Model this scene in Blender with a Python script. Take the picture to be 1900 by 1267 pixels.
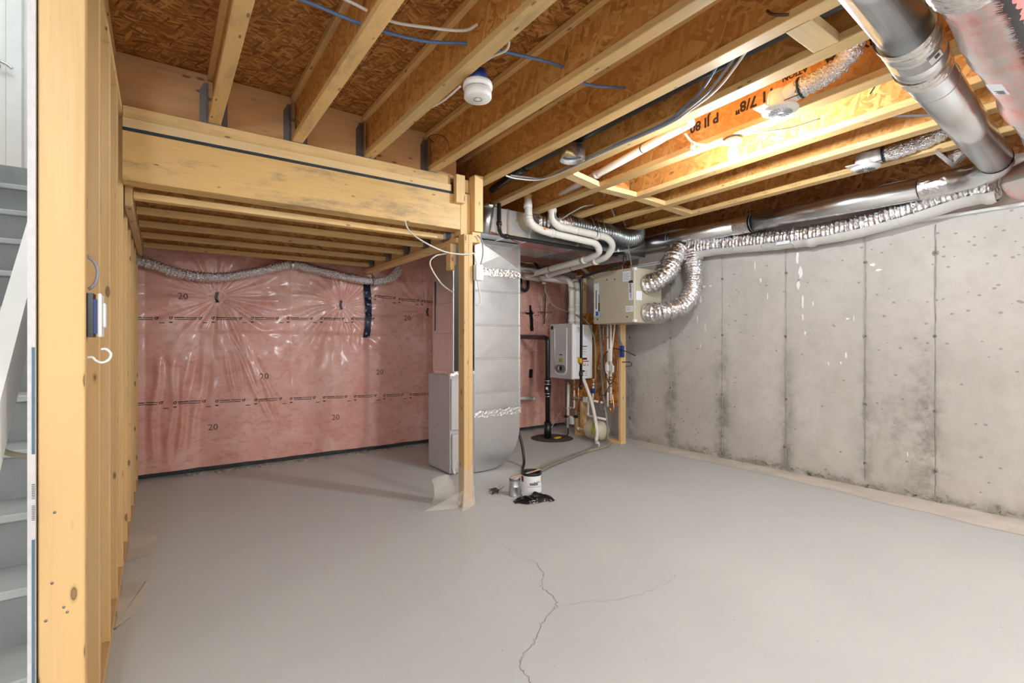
import bpy, bmesh, math, random
import numpy as np
from mathutils import Vector, Matrix, noise as mnoise

random.seed(7)
rng = np.random.default_rng(7)
S = bpy.context.scene
COL = S.collection
for o in list(bpy.data.objects):
    bpy.data.objects.remove(o)

# ------------------------------------------------------------------ camera
TH = math.atan(650 / 919.0)
cam_d = bpy.data.cameras.new('camera')
cam_d.sensor_width = 36.0
cam_d.lens = 919.0 / 1900.0 * 36.0
cam_d.clip_start = 0.02
cam = bpy.data.objects.new('camera', cam_d)
COL.objects.link(cam)
cam.location = (0, 0, 1.25)
cam.rotation_euler = (math.pi / 2, 0, -TH)
S.camera = cam

# ------------------------------------------------------------------ world, exposure
W = bpy.data.worlds.new('world')
S.world = W
W.use_nodes = True
W.node_tree.nodes['Background'].inputs[0].default_value = (0.85, 0.92, 1.0, 1)
W.node_tree.nodes['Background'].inputs[1].default_value = 0.5
S.view_settings.view_transform = 'Standard'
S.view_settings.look = 'None'
S.view_settings.gamma = 1.0
S.view_settings.use_curve_mapping = False
S.view_settings.exposure = 0.83

BULB_E = 1050.0          # radiance of the bare bulb over the floor
LAMP_COL = (0.90, 0.97, 1.06)
def point(name, loc, power, radius, col):
    d = bpy.data.lights.new(name, 'POINT')
    d.energy = power; d.shadow_soft_size = radius; d.color = col
    o = bpy.data.objects.new(name, d); COL.objects.link(o); o.location = loc
    return o
point('stair_foot_lamp', (-0.5, -2.2, 2.25), 86, 0.12, LAMP_COL)      # second lamp of the room, behind the photographer
point('rear_fill_light', (3.0, -1.7, 2.25), 116, 0.2, LAMP_COL)  # fill light added behind the camera, standing for no known lamp
point('stairwell_added_light', (-0.75, 3.3, 4.6), 24, 0.25, (0.92, 0.97, 1.0))  # unseen light added in place of daylight from an upstairs window

# ------------------------------------------------------------------ helpers: objects
def tag(o, label=None, cat=None, group=None, kind=None):
    if label: o['label'] = label
    if cat: o['category'] = cat
    if group: o['group'] = group
    if kind: o['kind'] = kind
    return o

def empty(name, loc, label=None, cat=None, group=None, kind=None):
    o = bpy.data.objects.new(name, None)
    o.empty_display_size = 0.05
    COL.objects.link(o); o.location = loc
    return tag(o, label, cat, group, kind)

def wloc(o):
    v = Vector(o.location)
    while o.parent:
        o = o.parent; v += Vector(o.location)
    return v

class MB:
    def __init__(s): s.v = []; s.f = []; s.sm = []
    def add(s, vs, fs, smooth=False):
        n = len(s.v); s.v += [tuple(v) for v in vs]
        s.f += [tuple(i + n for i in f) for f in fs]; s.sm += [smooth] * len(fs); return s
    def box(s, x0, x1, y0, y1, z0, z1, c=0.0):
        if x0 > x1: x0, x1 = x1, x0
        if y0 > y1: y0, y1 = y1, y0
        if z0 > z1: z0, z1 = z1, z0
        if c <= 0:
            vs = [(x, y, z) for x in (x0, x1) for y in (y0, y1) for z in (z0, z1)]
            return s.add(vs, [(0, 1, 3, 2), (4, 6, 7, 5), (0, 4, 5, 1), (2, 3, 7, 6), (0, 2, 6, 4), (1, 5, 7, 3)])
        bm = bmesh.new()
        bmesh.ops.create_cube(bm, size=1)
        for v in bm.verts:
            v.co = ((x0 + x1) / 2 + v.co.x * (x1 - x0), (y0 + y1) / 2 + v.co.y * (y1 - y0), (z0 + z1) / 2 + v.co.z * (z1 - z0))
        bmesh.ops.bevel(bm, geom=list(bm.edges), offset=c, segments=1, affect='EDGES')
        s.bm(bm); return s
    def bm(s, bm, smooth=False):
        bm.verts.index_update()
        s.add([v.co[:] for v in bm.verts], [[v.index for v in f.verts] for f in bm.faces], smooth); bm.free(); return s
    def obox(s, c, ax, ay, az, hx, hy, hz):           # oriented box
        c, ax, ay, az = Vector(c), Vector(ax).normalized(), Vector(ay).normalized(), Vector(az).normalized()
        vs = [c + ax * hx * i + ay * hy * j + az * hz * k for i in (-1, 1) for j in (-1, 1) for k in (-1, 1)]
        return s.add(vs, [(0, 1, 3, 2), (4, 6, 7, 5), (0, 4, 5, 1), (2, 3, 7, 6), (0, 2, 6, 4), (1, 5, 7, 3)])
    def beam(s, p, q, w, h, up=(0, 0, 1)):
        p, q = Vector(p), Vector(q); d = (q - p); L = d.length; d.normalize()
        side = d.cross(Vector(up)).normalized(); u = side.cross(d)
        return s.obox((p + q) / 2, d, side, u, L / 2, w / 2, h / 2)
    def tube(s, pts, r, seg=12, smooth_path=0, rf=None, cap=True, step=None):
        P = [Vector(p) for p in pts]
        if smooth_path: P = spline(P, smooth_path)
        if step: P = resample(P, step)
        n = len(P)
        T = []
        for i in range(n):
            a = P[max(i - 1, 0)]; b = P[min(i + 1, n - 1)]
            T.append((b - a).normalized())
        ref = Vector((0, 0, 1)) if abs(T[0].z) < 0.9 else Vector((1, 0, 0))
        N = (ref - T[0] * ref.dot(T[0])).normalized()
        vs = []; dist = 0
        for i in range(n):
            if i: dist += (P[i] - P[i - 1]).length
            N = (N - T[i] * N.dot(T[i])).normalized(); B = T[i].cross(N)
            for k in range(seg):
                a = 2 * math.pi * k / seg
                rr = r if rf is None else rf(dist, a, P[i])
                vs.append(P[i] + (N * math.cos(a) + B * math.sin(a)) * rr)
        fs = [(i * seg + k, i * seg + (k + 1) % seg, (i + 1) * seg + (k + 1) % seg, (i + 1) * seg + k) for i in range(n - 1) for k in range(seg)]
        s.add(vs, fs, True)
        if cap:
            m = len(s.v) - n * seg
            s.f.append(tuple(m + k for k in reversed(range(seg)))); s.sm.append(False)
            s.f.append(tuple(m + (n - 1) * seg + k for k in range(seg))); s.sm.append(False)
        return s
    def cyl(s, p, q, r, r2=None, seg=20, cap=True):
        p, q = Vector(p), Vector(q); r2 = r if r2 is None else r2
        L = (q - p).length
        return s.tube([p, q], r, seg, rf=lambda d, a, P: r + (r2 - r) * (d / L), cap=cap)
    def lathe(s, prof, c, axis='Z', seg=28, smooth=True):
        c = Vector(c); vs = []
        for (r, h) in prof:
            for k in range(seg):
                a = 2 * math.pi * k / seg; x, y = r * math.cos(a), r * math.sin(a)
                vs.append(c + (Vector((x, y, h)) if axis == 'Z' else Vector((h, x, y)) if axis == 'X' else Vector((y, h, x))))
        n = len(prof)
        return s.add(vs, [(i * seg + k, i * seg + (k + 1) % seg, (i + 1) * seg + (k + 1) % seg, (i + 1) * seg + k) for i in range(n - 1) for k in range(seg)], smooth)
    def prism(s, poly, axis, a, b):                    # polygon in the two other axes, extruded along axis
        def mk(p, t):
            return {'X': (t, p[0], p[1]), 'Y': (p[0], t, p[1]), 'Z': (p[0], p[1], t)}[axis]
        n = len(poly)
        vs = [mk(p, a) for p in poly] + [mk(p, b) for p in poly]
        return s.add(vs, [tuple(range(n)), tuple(range(2 * n - 1, n - 1, -1))] + [(i, (i + 1) % n, n + (i + 1) % n, n + i) for i in range(n)])
    def grid(s, X, Y, Z, smooth=True):
        h, w = X.shape
        vs = list(zip(X.ravel().tolist(), Y.ravel().tolist(), Z.ravel().tolist()))
        return s.add(vs, [(i * w + j, i * w + j + 1, (i + 1) * w + j + 1, (i + 1) * w + j) for i in range(h - 1) for j in range(w - 1)], smooth)
    def build(s, name, mat, parent=None, origin=None, kind=None):
        if parent is not None: L = wloc(parent)
        elif origin is not None: L = Vector(origin)
        else:
            a = np.array(s.v); L = Vector(((a[:, 0].min() + a[:, 0].max()) / 2, (a[:, 1].min() + a[:, 1].max()) / 2, a[:, 2].min()))
        me = bpy.data.meshes.new(name)
        vv = [(v[0] - L.x, v[1] - L.y, v[2] - L.z) for v in s.v] if parent is None or True else s.v
        me.from_pydata(vv, [], s.f); me.update()
        me.polygons.foreach_set('use_smooth', s.sm)
        bm = bmesh.new(); bm.from_mesh(me); bmesh.ops.recalc_face_normals(bm, faces=bm.faces); bm.to_mesh(me); bm.free()
        me.materials.append(mat)
        o = bpy.data.objects.new(name, me); COL.objects.link(o)
        if parent is not None: o.parent = parent
        else: o.location = L
        if kind: o['kind'] = kind
        return o

def spline(P, n):
    out = []
    for i in range(len(P) - 1):
        p0 = P[max(i - 1, 0)]; p1 = P[i]; p2 = P[i + 1]; p3 = P[min(i + 2, len(P) - 1)]
        for k in range(n):
            t = k / n
            out.append(0.5 * ((2 * p1) + (p2 - p0) * t + (2 * p0 - 5 * p1 + 4 * p2 - p3) * t * t + (3 * p1 - p0 - 3 * p2 + p3) * t ** 3))
    out.append(P[-1]); return out

def resample(P, step):
    out = [P[0]]; acc = 0
    for i in range(1, len(P)):
        d = (P[i] - P[i - 1]).length
        t = step - acc
        while t <= d:
            out.append(P[i - 1].lerp(P[i], t / d)); t += step
        acc = (acc + d) % step
    out.append(P[-1]); return out

def round_path(P, rad, n=5):
    P = [Vector(p) for p in P]; out = [P[0]]
    for i in range(1, len(P) - 1):
        a = (P[i - 1] - P[i]); b = (P[i + 1] - P[i]); r = min(rad, a.length * .49, b.length * .49)
        A = P[i] + a.normalized() * r; B = P[i] + b.normalized() * r
        for k in range(n + 1):
            t = k / n; out.append((1 - t) ** 2 * A + 2 * t * (1 - t) * P[i] + t * t * B)
    out.append(P[-1]); return out

def text_mb(body, size, origin, xd, yd, align='LEFT', fit=None, bold=.0):
    cu = bpy.data.curves.new('txt', 'FONT'); cu.body = body; cu.size = size; cu.align_x = align; cu.resolution_u = 2; cu.offset = size * bold
    t = bpy.data.objects.new('txt', cu); COL.objects.link(t)
    dg = bpy.context.evaluated_depsgraph_get()
    me = bpy.data.meshes.new_from_object(t.evaluated_get(dg))
    o, x, y = Vector(origin), Vector(xd).normalized(), Vector(yd).normalized()
    m = MB()
    vs = [v.co.copy() for v in me.vertices]
    sx = 1.0
    if fit and vs:
        w = max(v.x for v in vs) - min(v.x for v in vs); sx = fit / max(w, 1e-6)
    m.add([o + x * v.x * sx + y * v.y for v in vs], [tuple(p.vertices) for p in me.polygons])
    bpy.data.objects.remove(t); bpy.data.curves.remove(cu); bpy.data.meshes.remove(me)
    return m

def quad(m, o, xd, yd, w, h):
    o, xd, yd = Vector(o), Vector(xd), Vector(yd)
    return m.add([o, o + xd * w, o + xd * w + yd * h, o + yd * h], [(0, 1, 2, 3)])

# ------------------------------------------------------------------ helpers: materials
def srgb(r, g, b):
    f = lambda c: (c / 255 / 12.92) if c / 255 <= .04045 else ((c / 255 + .055) / 1.055) ** 2.4
    return (f(r), f(g), f(b), 1)

class NT:
    def __init__(s, name):
        s.m = bpy.data.materials.new(name); s.m.use_nodes = True
        s.t = s.m.node_tree; s.b = s.t.nodes['Principled BSDF']
    def n(s, typ, **kw):
        nd = s.t.nodes.new(typ)
        for k, v in kw.items():
            if k in nd.inputs: nd.inputs[k].default_value = v
            else: setattr(nd, k, v)
        return nd
    def l(s, a, b): s.t.links.new(a, b)
    def coord(s, scale=(1, 1, 1), rot=(0, 0, 0), jitter=True, out='Object', off=(0, 0, 0)):
        tc = s.n('ShaderNodeTexCoord')
        src = tc.outputs[out]
        if jitter:
            oi = s.n('ShaderNodeObjectInfo')
            mu = s.n('ShaderNodeVectorMath', operation='MULTIPLY'); mu.inputs[1].default_value = (37, 53, 71)
            s.l(oi.outputs['Random'], mu.inputs[0])
            ad = s.n('ShaderNodeVectorMath', operation='ADD'); s.l(src, ad.inputs[0]); s.l(mu.outputs[0], ad.inputs[1]); src = ad.outputs[0]
        mp = s.n('ShaderNodeMapping'); mp.inputs['Scale'].default_value = scale; mp.inputs['Rotation'].default_value = rot; mp.inputs['Location'].default_value = off
        s.l(src, mp.inputs[0]); return mp.outputs[0]
    def noise(s, vec, scale, detail=4, rough=.55, dist=0):
        nd = s.n('ShaderNodeTexNoise', Scale=scale, Detail=detail, Roughness=rough, Distortion=dist); s.l(vec, nd.inputs['Vector']); return nd.outputs['Fac']
    def ramp(s, fac, stops, interp='LINEAR'):
        r = s.n('ShaderNodeValToRGB'); r.color_ramp.interpolation = interp; e = r.color_ramp.elements
        while len(e) < len(stops): e.new(0.5)
        for i, (p, c) in enumerate(stops):
            e[i].position = p; e[i].color = c if len(c) == 4 else (*c, 1)
        s.l(fac, r.inputs[0]); return r.outputs[0]
    def mix(s, fac, a, b, mode='MIX'):
        nd = s.n('ShaderNodeMix', data_type='RGBA', blend_type=mode)
        for sock, v in ((0, fac), (6, a), (7, b)):
            if isinstance(v, (int, float)): nd.inputs[sock].default_value = v
            elif isinstance(v, tuple): nd.inputs[sock].default_value = v
            else: s.l(v, nd.inputs[sock])
        return nd.outputs[2]
    def math(s, op, a, b=0.0, clamp=False):
        nd = s.n('ShaderNodeMath', operation=op); nd.use_clamp = clamp
        for i, v in enumerate((a, b)):
            if isinstance(v, (int, float)): nd.inputs[i].default_value = v
            else: s.l(v, nd.inputs[i])
        return nd.outputs[0]
    def bump(s, h, strength=.2, dist=.01):
        nd = s.n('ShaderNodeBump', Strength=strength, Distance=dist); s.l(h, nd.inputs['Height']); s.l(nd.outputs[0], s.b.inputs['Normal'])
    def base(s, c, rough=.6, metal=0, spec=.5):
        if isinstance(c, tuple): s.b.inputs['Base Color'].default_value = c
        else: s.l(c, s.b.inputs['Base Color'])
        if isinstance(rough, (int, float)): s.b.inputs['Roughness'].default_value = rough
        else: s.l(rough, s.b.inputs['Roughness'])
        s.b.inputs['Metallic'].default_value = metal; s.b.inputs['Specular IOR Level'].default_value = spec
        return s

def plain(name, c, rough=.5, metal=0, var=.06, scale=9, bump=0):
    t = NT(name); v = t.coord()
    f = t.noise(v, scale, 5)
    dark = tuple(x * (1 - var * 2) for x in c[:3]) + (1,); light = tuple(min(1, x * (1 + var)) for x in c[:3]) + (1,)
    t.base(t.ramp(f, [(.3, dark), (.7, light)]), rough, metal)
    if bump: t.bump(t.noise(v, scale * 8, 4), bump, .004)
    return t.m

def wood(name, axis, ca, cb, knot=(0.10, 0.045, 0.015, 1), gloss=.55, knots=.085, weather=0):
    t = NT(name); lo, hi = 1.0, 22.0
    sc = {'X': (lo, hi, hi), 'Y': (hi, lo, hi), 'Z': (hi, hi, lo)}[axis]
    v = t.coord(sc); g = t.noise(v, 1.6, 5, .6, .6)
    col = t.ramp(g, [(.25, cb), (.5, tuple((a + b) / 2 for a, b in zip(ca, cb))), (.75, ca)])
    big = t.noise(t.coord({'X': (1, 4, 4), 'Y': (4, 1, 4), 'Z': (4, 4, 1)}[axis]), 1.2, 3)
    col = t.mix(t.ramp(big, [(.35, (0, 0, 0, 1)), (.7, (1, 1, 1, 1))]), col, tuple(x * y for x, y in zip(ca, (1.05, .93, .75, 1))))
    oi = t.n('ShaderNodeObjectInfo')
    hs = t.n('ShaderNodeHueSaturation'); t.l(col, hs.inputs['Color'])
    mr = t.n('ShaderNodeMapRange'); mr.inputs[3].default_value = .82; mr.inputs[4].default_value = 1.1; t.l(oi.outputs['Random'], mr.inputs[0]); t.l(mr.outputs[0], hs.inputs['Value'])
    col = hs.outputs[0]
    kc = t.coord({'X': (7, 19, 19), 'Y': (19, 7, 19), 'Z': (19, 19, 7)}[axis])
    vo = t.n('ShaderNodeTexVoronoi', Scale=.85); t.l(kc, vo.inputs['Vector'])
    k = t.ramp(vo.outputs['Distance'], [(knots, (.8, .8, .8, 1)), (knots * 1.3, (1, 1, 1, 1)), (knots * 1.55, (.3, .3, .3, 1)), (knots * 2.2, (0, 0, 0, 1))])
    col = t.mix(t.math('MULTIPLY', k, .85), col, knot)
    if weather:
        st = t.ramp(t.noise(t.coord({'X': (2, 7, 7), 'Y': (7, 2, 7), 'Z': (7, 7, 2)}[axis]), 1.4, 6, .7), [(.52, (0, 0, 0, 1)), (.66, (weather,) * 3 + (1,))])
        col = t.mix(st, col, srgb(140, 118, 96))
    t.base(col, gloss); t.bump(g, .12, .004); return t.m

def osb(name, plane, dark, mid, light, blot=.5, long=5.0, fine=26.0):
    # strands: three Voronoi layers stretched along different directions in the board's plane
    t = NT(name)
    lay = []
    for ang, sc in ((.25, 1.0), (-.55, 1.25), (1.25, 1.1)):
        if plane == 'YZ': S3, R3 = (2, long * sc, fine * sc), (ang, 0, 0)
        elif plane == 'XZ': S3, R3 = (long * sc, 2, fine * sc), (0, ang, 0)
        else: S3, R3 = (long * sc, fine * sc, 2), (0, 0, ang)
        # rotate first, then stretch
        tc = t.coord((1, 1, 1), R3); nn = t.n('ShaderNodeTexNoise', Scale=9, Detail=2); t.l(tc, nn.inputs['Vector'])
        wv = t.n('ShaderNodeVectorMath', operation='MULTIPLY_ADD'); t.l(nn.outputs['Color'], wv.inputs[0]); wv.inputs[1].default_value = (.03, .03, .03); t.l(tc, wv.inputs[2])
        mp = t.n('ShaderNodeMapping'); mp.inputs['Scale'].default_value = S3; t.l(wv.outputs[0], mp.inputs[0])
        vo = t.n('ShaderNodeTexVoronoi', Scale=1.0); t.l(mp.outputs[0], vo.inputs['Vector'])
        sp = t.n('ShaderNodeSeparateColor'); t.l(vo.outputs['Color'], sp.inputs[0]); lay.append((sp.outputs[0], sp.outputs[1], vo.outputs['Distance']))
    ra = [t.ramp(l[0], [(.05, dark), (.45, mid), (.95, light)]) for l in lay]
    c = t.mix(t.math('GREATER_THAN', lay[1][1], .55), ra[0], ra[1])
    c = t.mix(t.math('GREATER_THAN', lay[2][1], .72), c, ra[2])
    big = t.noise(t.coord((1, 1, 1)), 2.2, 3)
    c = t.mix(t.ramp(big, [(.35, (blot,) * 3 + (1,)), (.7, (0, 0, 0, 1))]), c, mid)
    sl = t.ramp(t.math('ADD', t.math('MULTIPLY', lay[0][0], .5), t.math('MULTIPLY', lay[2][0], .5)), [(.0, (1, 1, 1, 1)), (.09, (0, 0, 0, 1))])
    c = t.mix(t.math('MULTIPLY', sl, .7), c, tuple(x * .35 for x in dark[:3]) + (1,))
    t.base(c, .55, 0, .35); t.bump(t.math('ADD', lay[0][0], lay[1][0]), .15, .004); return t.m

def steel(name, c=(.62, .65, .67, 1), rough=.3, spang=.12, bumpy=.05, sc=14, aniso=None):
    t = NT(name); v = t.coord(aniso or (1, 1, 1)); vo = t.n('ShaderNodeTexVoronoi', Scale=sc); t.l(v, vo.inputs['Vector'])
    sp = t.n('ShaderNodeSeparateColor'); t.l(vo.outputs['Color'], sp.inputs[0])
    col = t.mix(t.math('MULTIPLY', sp.outputs[0], spang), c, tuple(x * .6 for x in c[:3]) + (1,))
    ro = t.math('ADD', t.math('MULTIPLY', t.noise(v, 5, 4), .18), rough - .09)
    t.base(col, ro, 1.0); t.bump(t.noise(v, 3.0, 3), bumpy, .02); return t.m

def foil(name, c=(.86, .86, .87, 1), rough=.16, bump=.55, sc=60):
    t = NT(name); v = t.coord(jitter=False)
    vo = t.n('ShaderNodeTexVoronoi', Scale=sc, feature='F1'); t.l(v, vo.inputs['Vector'])
    n2 = t.noise(v, sc * .7, 5, .65, 1.0)
    t.base(c, rough, 1.0); t.bump(t.math('ADD', vo.outputs['Distance'], n2), bump, .014); return t.m

M = {}
STUD_A, STUD_B = srgb(230, 198, 146), srgb(212, 172, 116)
for ax in 'XYZ':
    M['stud' + ax] = wood('spruce_' + ax, ax, STUD_A, STUD_B)
    M['dress' + ax] = wood('joist_flange_' + ax, ax, srgb(230, 198, 142), srgb(208, 168, 106), knots=.06, weather=.35)
    M['pale' + ax] = wood('pale_pine_' + ax, ax, srgb(240, 214, 165), srgb(222, 185, 130), knots=.045)
M['beamX'] = wood('laminated_beam', 'X', srgb(230, 196, 134), srgb(210, 168, 104), knots=.05, weather=.6, gloss=.45)
M['flushX'] = wood('rim_beam_pine', 'X', srgb(226, 182, 132), srgb(204, 154, 104), knots=.10, weather=.2)
M['osb_ceiling'] = osb('subfloor_osb', 'XY', srgb(116, 68, 28), srgb(168, 108, 50), srgb(214, 160, 92), blot=.35, long=11, fine=75)
M['osb_web'] = osb('joist_web_osb', 'YZ', srgb(176, 114, 52), srgb(208, 148, 78), srgb(224, 176, 110), blot=.7, long=11, fine=42)
M['osb_web_shaded'] = osb('joist_web_osb_shaded', 'XZ', srgb(150, 94, 42), srgb(190, 130, 66), srgb(210, 160, 96), blot=.6, long=11, fine=42)  # darker web copy: shade between the low joists put into the colour
M['osb_rim'] = osb('rim_osb', 'YZ', srgb(120, 72, 34), srgb(158, 104, 56), srgb(186, 134, 82), blot=.5, long=11, fine=42)
M['osb_panel'] = osb('rack_osb', 'YZ', srgb(130, 72, 28), srgb(180, 116, 54), srgb(214, 156, 88))
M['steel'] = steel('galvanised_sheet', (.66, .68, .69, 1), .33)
M['steel_dark'] = steel('galvanised_dark_reflect', (.55, .57, .59, 1), .24, bumpy=.08)  # darker sheet steel: the trunk's dark reflections put into the colour
M['pipe_steel'] = steel('galvanised_pipe', (.74, .76, .77, 1), .24, .05, .03)
M['hanger'] = steel('hanger_steel', (.30, .29, .28, 1), .45)
M['foil'] = foil('aluminium_foil', rough=.12, bump=.6, sc=36)
M['foil_fine'] = foil('aluminium_foil_fine', sc=90, bump=.7)
M['foil_tape'] = foil('foil_tape', (.88, .87, .86, 1), .22, .35, 40)
M['dark_flex'] = steel('bare_flex_duct', (.26, .28, .29, 1), .3)
M['plaster'] = plain('drywall_paint', srgb(236, 236, 234), .7, var=.02)
M['gypsum'] = plain('gypsum_core', srgb(226, 222, 220), .9, var=.04, scale=40, bump=.3)
M['tape_blue'] = plain('edge_tape_blue', srgb(96, 124, 140), .7)
M['tape_green'] = plain('edge_tape_green', srgb(158, 178, 78), .7)
M['white'] = plain('white_plastic', srgb(236, 235, 230), .4, var=.015)
M['white_enamel'] = plain('white_enamel', srgb(240, 240, 238), .3, var=.01)
M['grey_enamel'] = plain('furnace_grey', srgb(196, 194, 196), .4, var=.015)
M['panel_grey'] = plain('heater_front_grey', srgb(205, 203, 201), .35, var=.01)
M['dark_grey'] = plain('dark_grey_plastic', srgb(128, 130, 134), .4)
M['pvc'] = plain('pvc_pipe', srgb(232, 228, 218), .35, var=.03, scale=5)
M['hrv'] = plain('beige_enamel', srgb(186, 178, 156), .42, var=.015)
M['black'] = plain('black_plastic', srgb(26, 27, 29), .35)
M['iron'] = plain('black_iron', srgb(34, 33, 33), .38)
M['rubber'] = plain('black_foam_gasket', srgb(48, 58, 66), .8, var=.1)
M['black_bag'] = plain('black_bin_bag', srgb(18, 18, 19), .22)
M['blue'] = plain('blue_box', srgb(34, 58, 132), .45)
M['blue_wire'] = plain('blue_cable', srgb(96, 124, 166), .45)
M['white_wire'] = plain('white_cable', srgb(226, 220, 208), .5)
M['grey_wire'] = plain('grey_cable', srgb(138, 138, 142), .45)
M['brown_wire'] = plain('brown_cable', srgb(92, 58, 34), .5)
M['tan_hose'] = plain('tan_hose', srgb(160, 150, 128), .5)
M['grey_hose'] = plain('grey_hose', srgb(134, 130, 122), .45)
M['brass'] = plain('brass', (.52, .36, .14, 1), .3, 1)
M['copper'] = plain('copper', (.70, .36, .2, 1), .32, 1)
M['yellow'] = plain('yellow_enamel', srgb(226, 182, 44), .4)
M['lime'] = plain('lime_label', srgb(176, 178, 44), .5)
M['red'] = plain('red_print', srgb(190, 52, 54), .5)
M['magenta'] = plain('label_magenta', srgb(142, 42, 84), .5)
M['ink'] = plain('black_ink', srgb(42, 28, 22), .7)
M['ink_faint'] = plain('faint_ink', srgb(150, 120, 88), .8)
M['ink_grey'] = plain('grey_ink', srgb(120, 118, 118), .7)
M['pink_grey_ink'] = plain('faded_ink', srgb(110, 74, 76), .7)
M['label'] = plain('paper_label', srgb(232, 234, 238), .55, var=.01)
M['label_blue'] = plain('label_blue', srgb(40, 108, 178), .5)
M['cyan_label'] = plain('can_label_white', srgb(236, 236, 236), .4, var=.01)
M['orange'] = plain('orange_primer', srgb(214, 140, 60), .5)
M['tank'] = plain('tank_beige', srgb(206, 196, 170), .4)
M['stair'] = plain('stair_grey_paint', srgb(150, 152, 150), .55, var=.09, scale=5)
M['nosing'] = plain('stair_nosing_paint', srgb(188, 190, 186), .5, var=.05)
M['rail'] = plain('rail_white_paint', srgb(236, 234, 226), .4, var=.015)
M['chrome'] = plain('brushed_nickel', (.6, .6, .6, 1), .25, 1, var=.01)
M['sheet'] = plain('sill_membrane', srgb(186, 172, 160), .7, var=.05, scale=3)
M['gasket'] = plain('white_sill_foam', srgb(226, 226, 222), .7)
M['sleeve'] = plain('duct_vapour_sleeve', srgb(206, 204, 198), .3, var=.03)
M['dirt'] = plain('brown_bristle', srgb(92, 62, 38), .8, var=.2)
M['stick'] = plain('stir_stick', srgb(222, 190, 150), .6)
M['sump'] = plain('sump_gravel', srgb(84, 76, 68), .9, var=.25, scale=40, bump=.6)
M['mastic'] = plain('concrete_crumbs', srgb(176, 168, 150), .95, var=.2, scale=40, bump=.5)
M['seam'] = plain('form_seam', srgb(162, 157, 149), .9, var=.2, scale=12, bump=.4)
M['tie'] = plain('tie_hole', srgb(116, 110, 102), .95, var=.2, scale=30)
M['drip'] = plain('white_paint_drip', srgb(240, 238, 234), .6)
M['crack'] = plain('crack_dark', srgb(132, 130, 128), .9)
M['bare'] = plain('bare_floor_concrete', srgb(214, 207, 197), .8, var=.07, scale=5)
M['black_strip'] = plain('sill_gap_dark', srgb(70, 72, 72), .8, var=.12)
M['navy_tape'] = plain('sheathing_tape', srgb(26, 32, 62), .35)
M['tape_print'] = plain('tape_print', srgb(190, 194, 206), .5)

# floor paint
t = NT('grey_floor_paint'); v = t.coord(jitter=False)
n1 = t.noise(v, 1.1, 5, .6); n2 = t.noise(v, 14, 4)
c = t.ramp(n1, [(.3, srgb(197, 201, 201)), (.7, srgb(206, 209, 208))])
c = t.mix(t.math('MULTIPLY', n2, .10), c, srgb(150, 148, 145))
sp = t.n('ShaderNodeTexVoronoi', Scale=7.0); t.l(v, sp.inputs['Vector'])
c = t.mix(t.ramp(sp.outputs['Distance'], [(.02, (.6, .6, .6, 1)), (.045, (0, 0, 0, 1))]), c, srgb(150, 146, 140))
t.base(c, t.math('ADD', t.math('MULTIPLY', n1, .25), .34), 0, .35); t.bump(n2, .06, .004); M['floor'] = t.m

# cast concrete: stain and pit amounts come from mesh attributes
t = NT('cast_concrete'); v = t.coord(jitter=False)
n1 = t.noise(v, 1.3, 6, .6); n2 = t.noise(v, 9, 6, .65); n3 = t.noise(v, 60, 4)
c = t.ramp(n1, [(.3, srgb(184, 179, 172)), (.7, srgb(202, 197, 190))])
c = t.mix(t.ramp(n2, [(.45, (0, 0, 0, 1)), (.75, (.35, .35, .35, 1))]), c, srgb(160, 154, 146))
at = t.n('ShaderNodeAttribute', attribute_name='stain'); 
st = t.math('MULTIPLY', at.outputs['Fac'], t.ramp(t.noise(v, 4.5, 6, .7), [(.36, (0, 0, 0, 1)), (.6, (1, 1, 1, 1))]))
c = t.mix(st, c, srgb(132, 127, 118))
ap = t.n('ShaderNodeAttribute', attribute_name='pits')
vo = t.n('ShaderNodeTexVoronoi', Scale=21.0); t.l(t.coord((1, 1, 1.5), (.5, 0, 0), jitter=False), vo.inputs['Vector'])
vo.inputs['Randomness'].default_value = 1.0
sz = t.n('ShaderNodeSeparateColor'); t.l(vo.outputs['Color'], sz.inputs[0])
hole = t.math('MULTIPLY', t.math('LESS_THAN', vo.outputs['Distance'], t.math('MULTIPLY', sz.outputs[0], .27)), t.math('LESS_THAN', sz.outputs[1], ap.outputs['Fac']))
c = t.mix(t.math('MULTIPLY', hole, .6), c, srgb(124, 119, 112))
t.base(c, .85, 0, .25); t.bump(t.math('SUBTRACT', t.math('ADD', t.math('MULTIPLY', n2, .4), t.math('MULTIPLY', n3, .2)), hole), .25, .01); M['concrete'] = t.m

# insulation behind poly
t = NT('poly_over_pink_wool'); v = t.coord(jitter=False)
n1 = t.noise(v, 2.2, 6, .6, .8); n2 = t.noise(t.coord((1, 1, 1.6), (0, .5, 0), jitter=False), 9, 6, .65, 1.2); n3 = t.noise(v, 38, 3)
c = t.ramp(n1, [(.28, srgb(218, 154, 138)), (.5, srgb(227, 172, 156)), (.72, srgb(235, 194, 180))])
c = t.mix(t.ramp(n2, [(.5, (0, 0, 0, 1)), (.72, (.75, .75, .75, 1))]), c, srgb(204, 134, 124))
c = t.mix(t.ramp(n2, [(.25, (.6, .6, .6, 1)), (.45, (0, 0, 0, 1))]), c, srgb(230, 190, 180))
t.base(c, .42, 0, .3)
t.b.inputs['Coat Weight'].default_value = .55; t.b.inputs['Coat Roughness'].default_value = .17
t.bump(t.math('ADD', n3, t.math('MULTIPLY', n2, .6)), .10, .006); M['poly_pink'] = t.m

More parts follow.
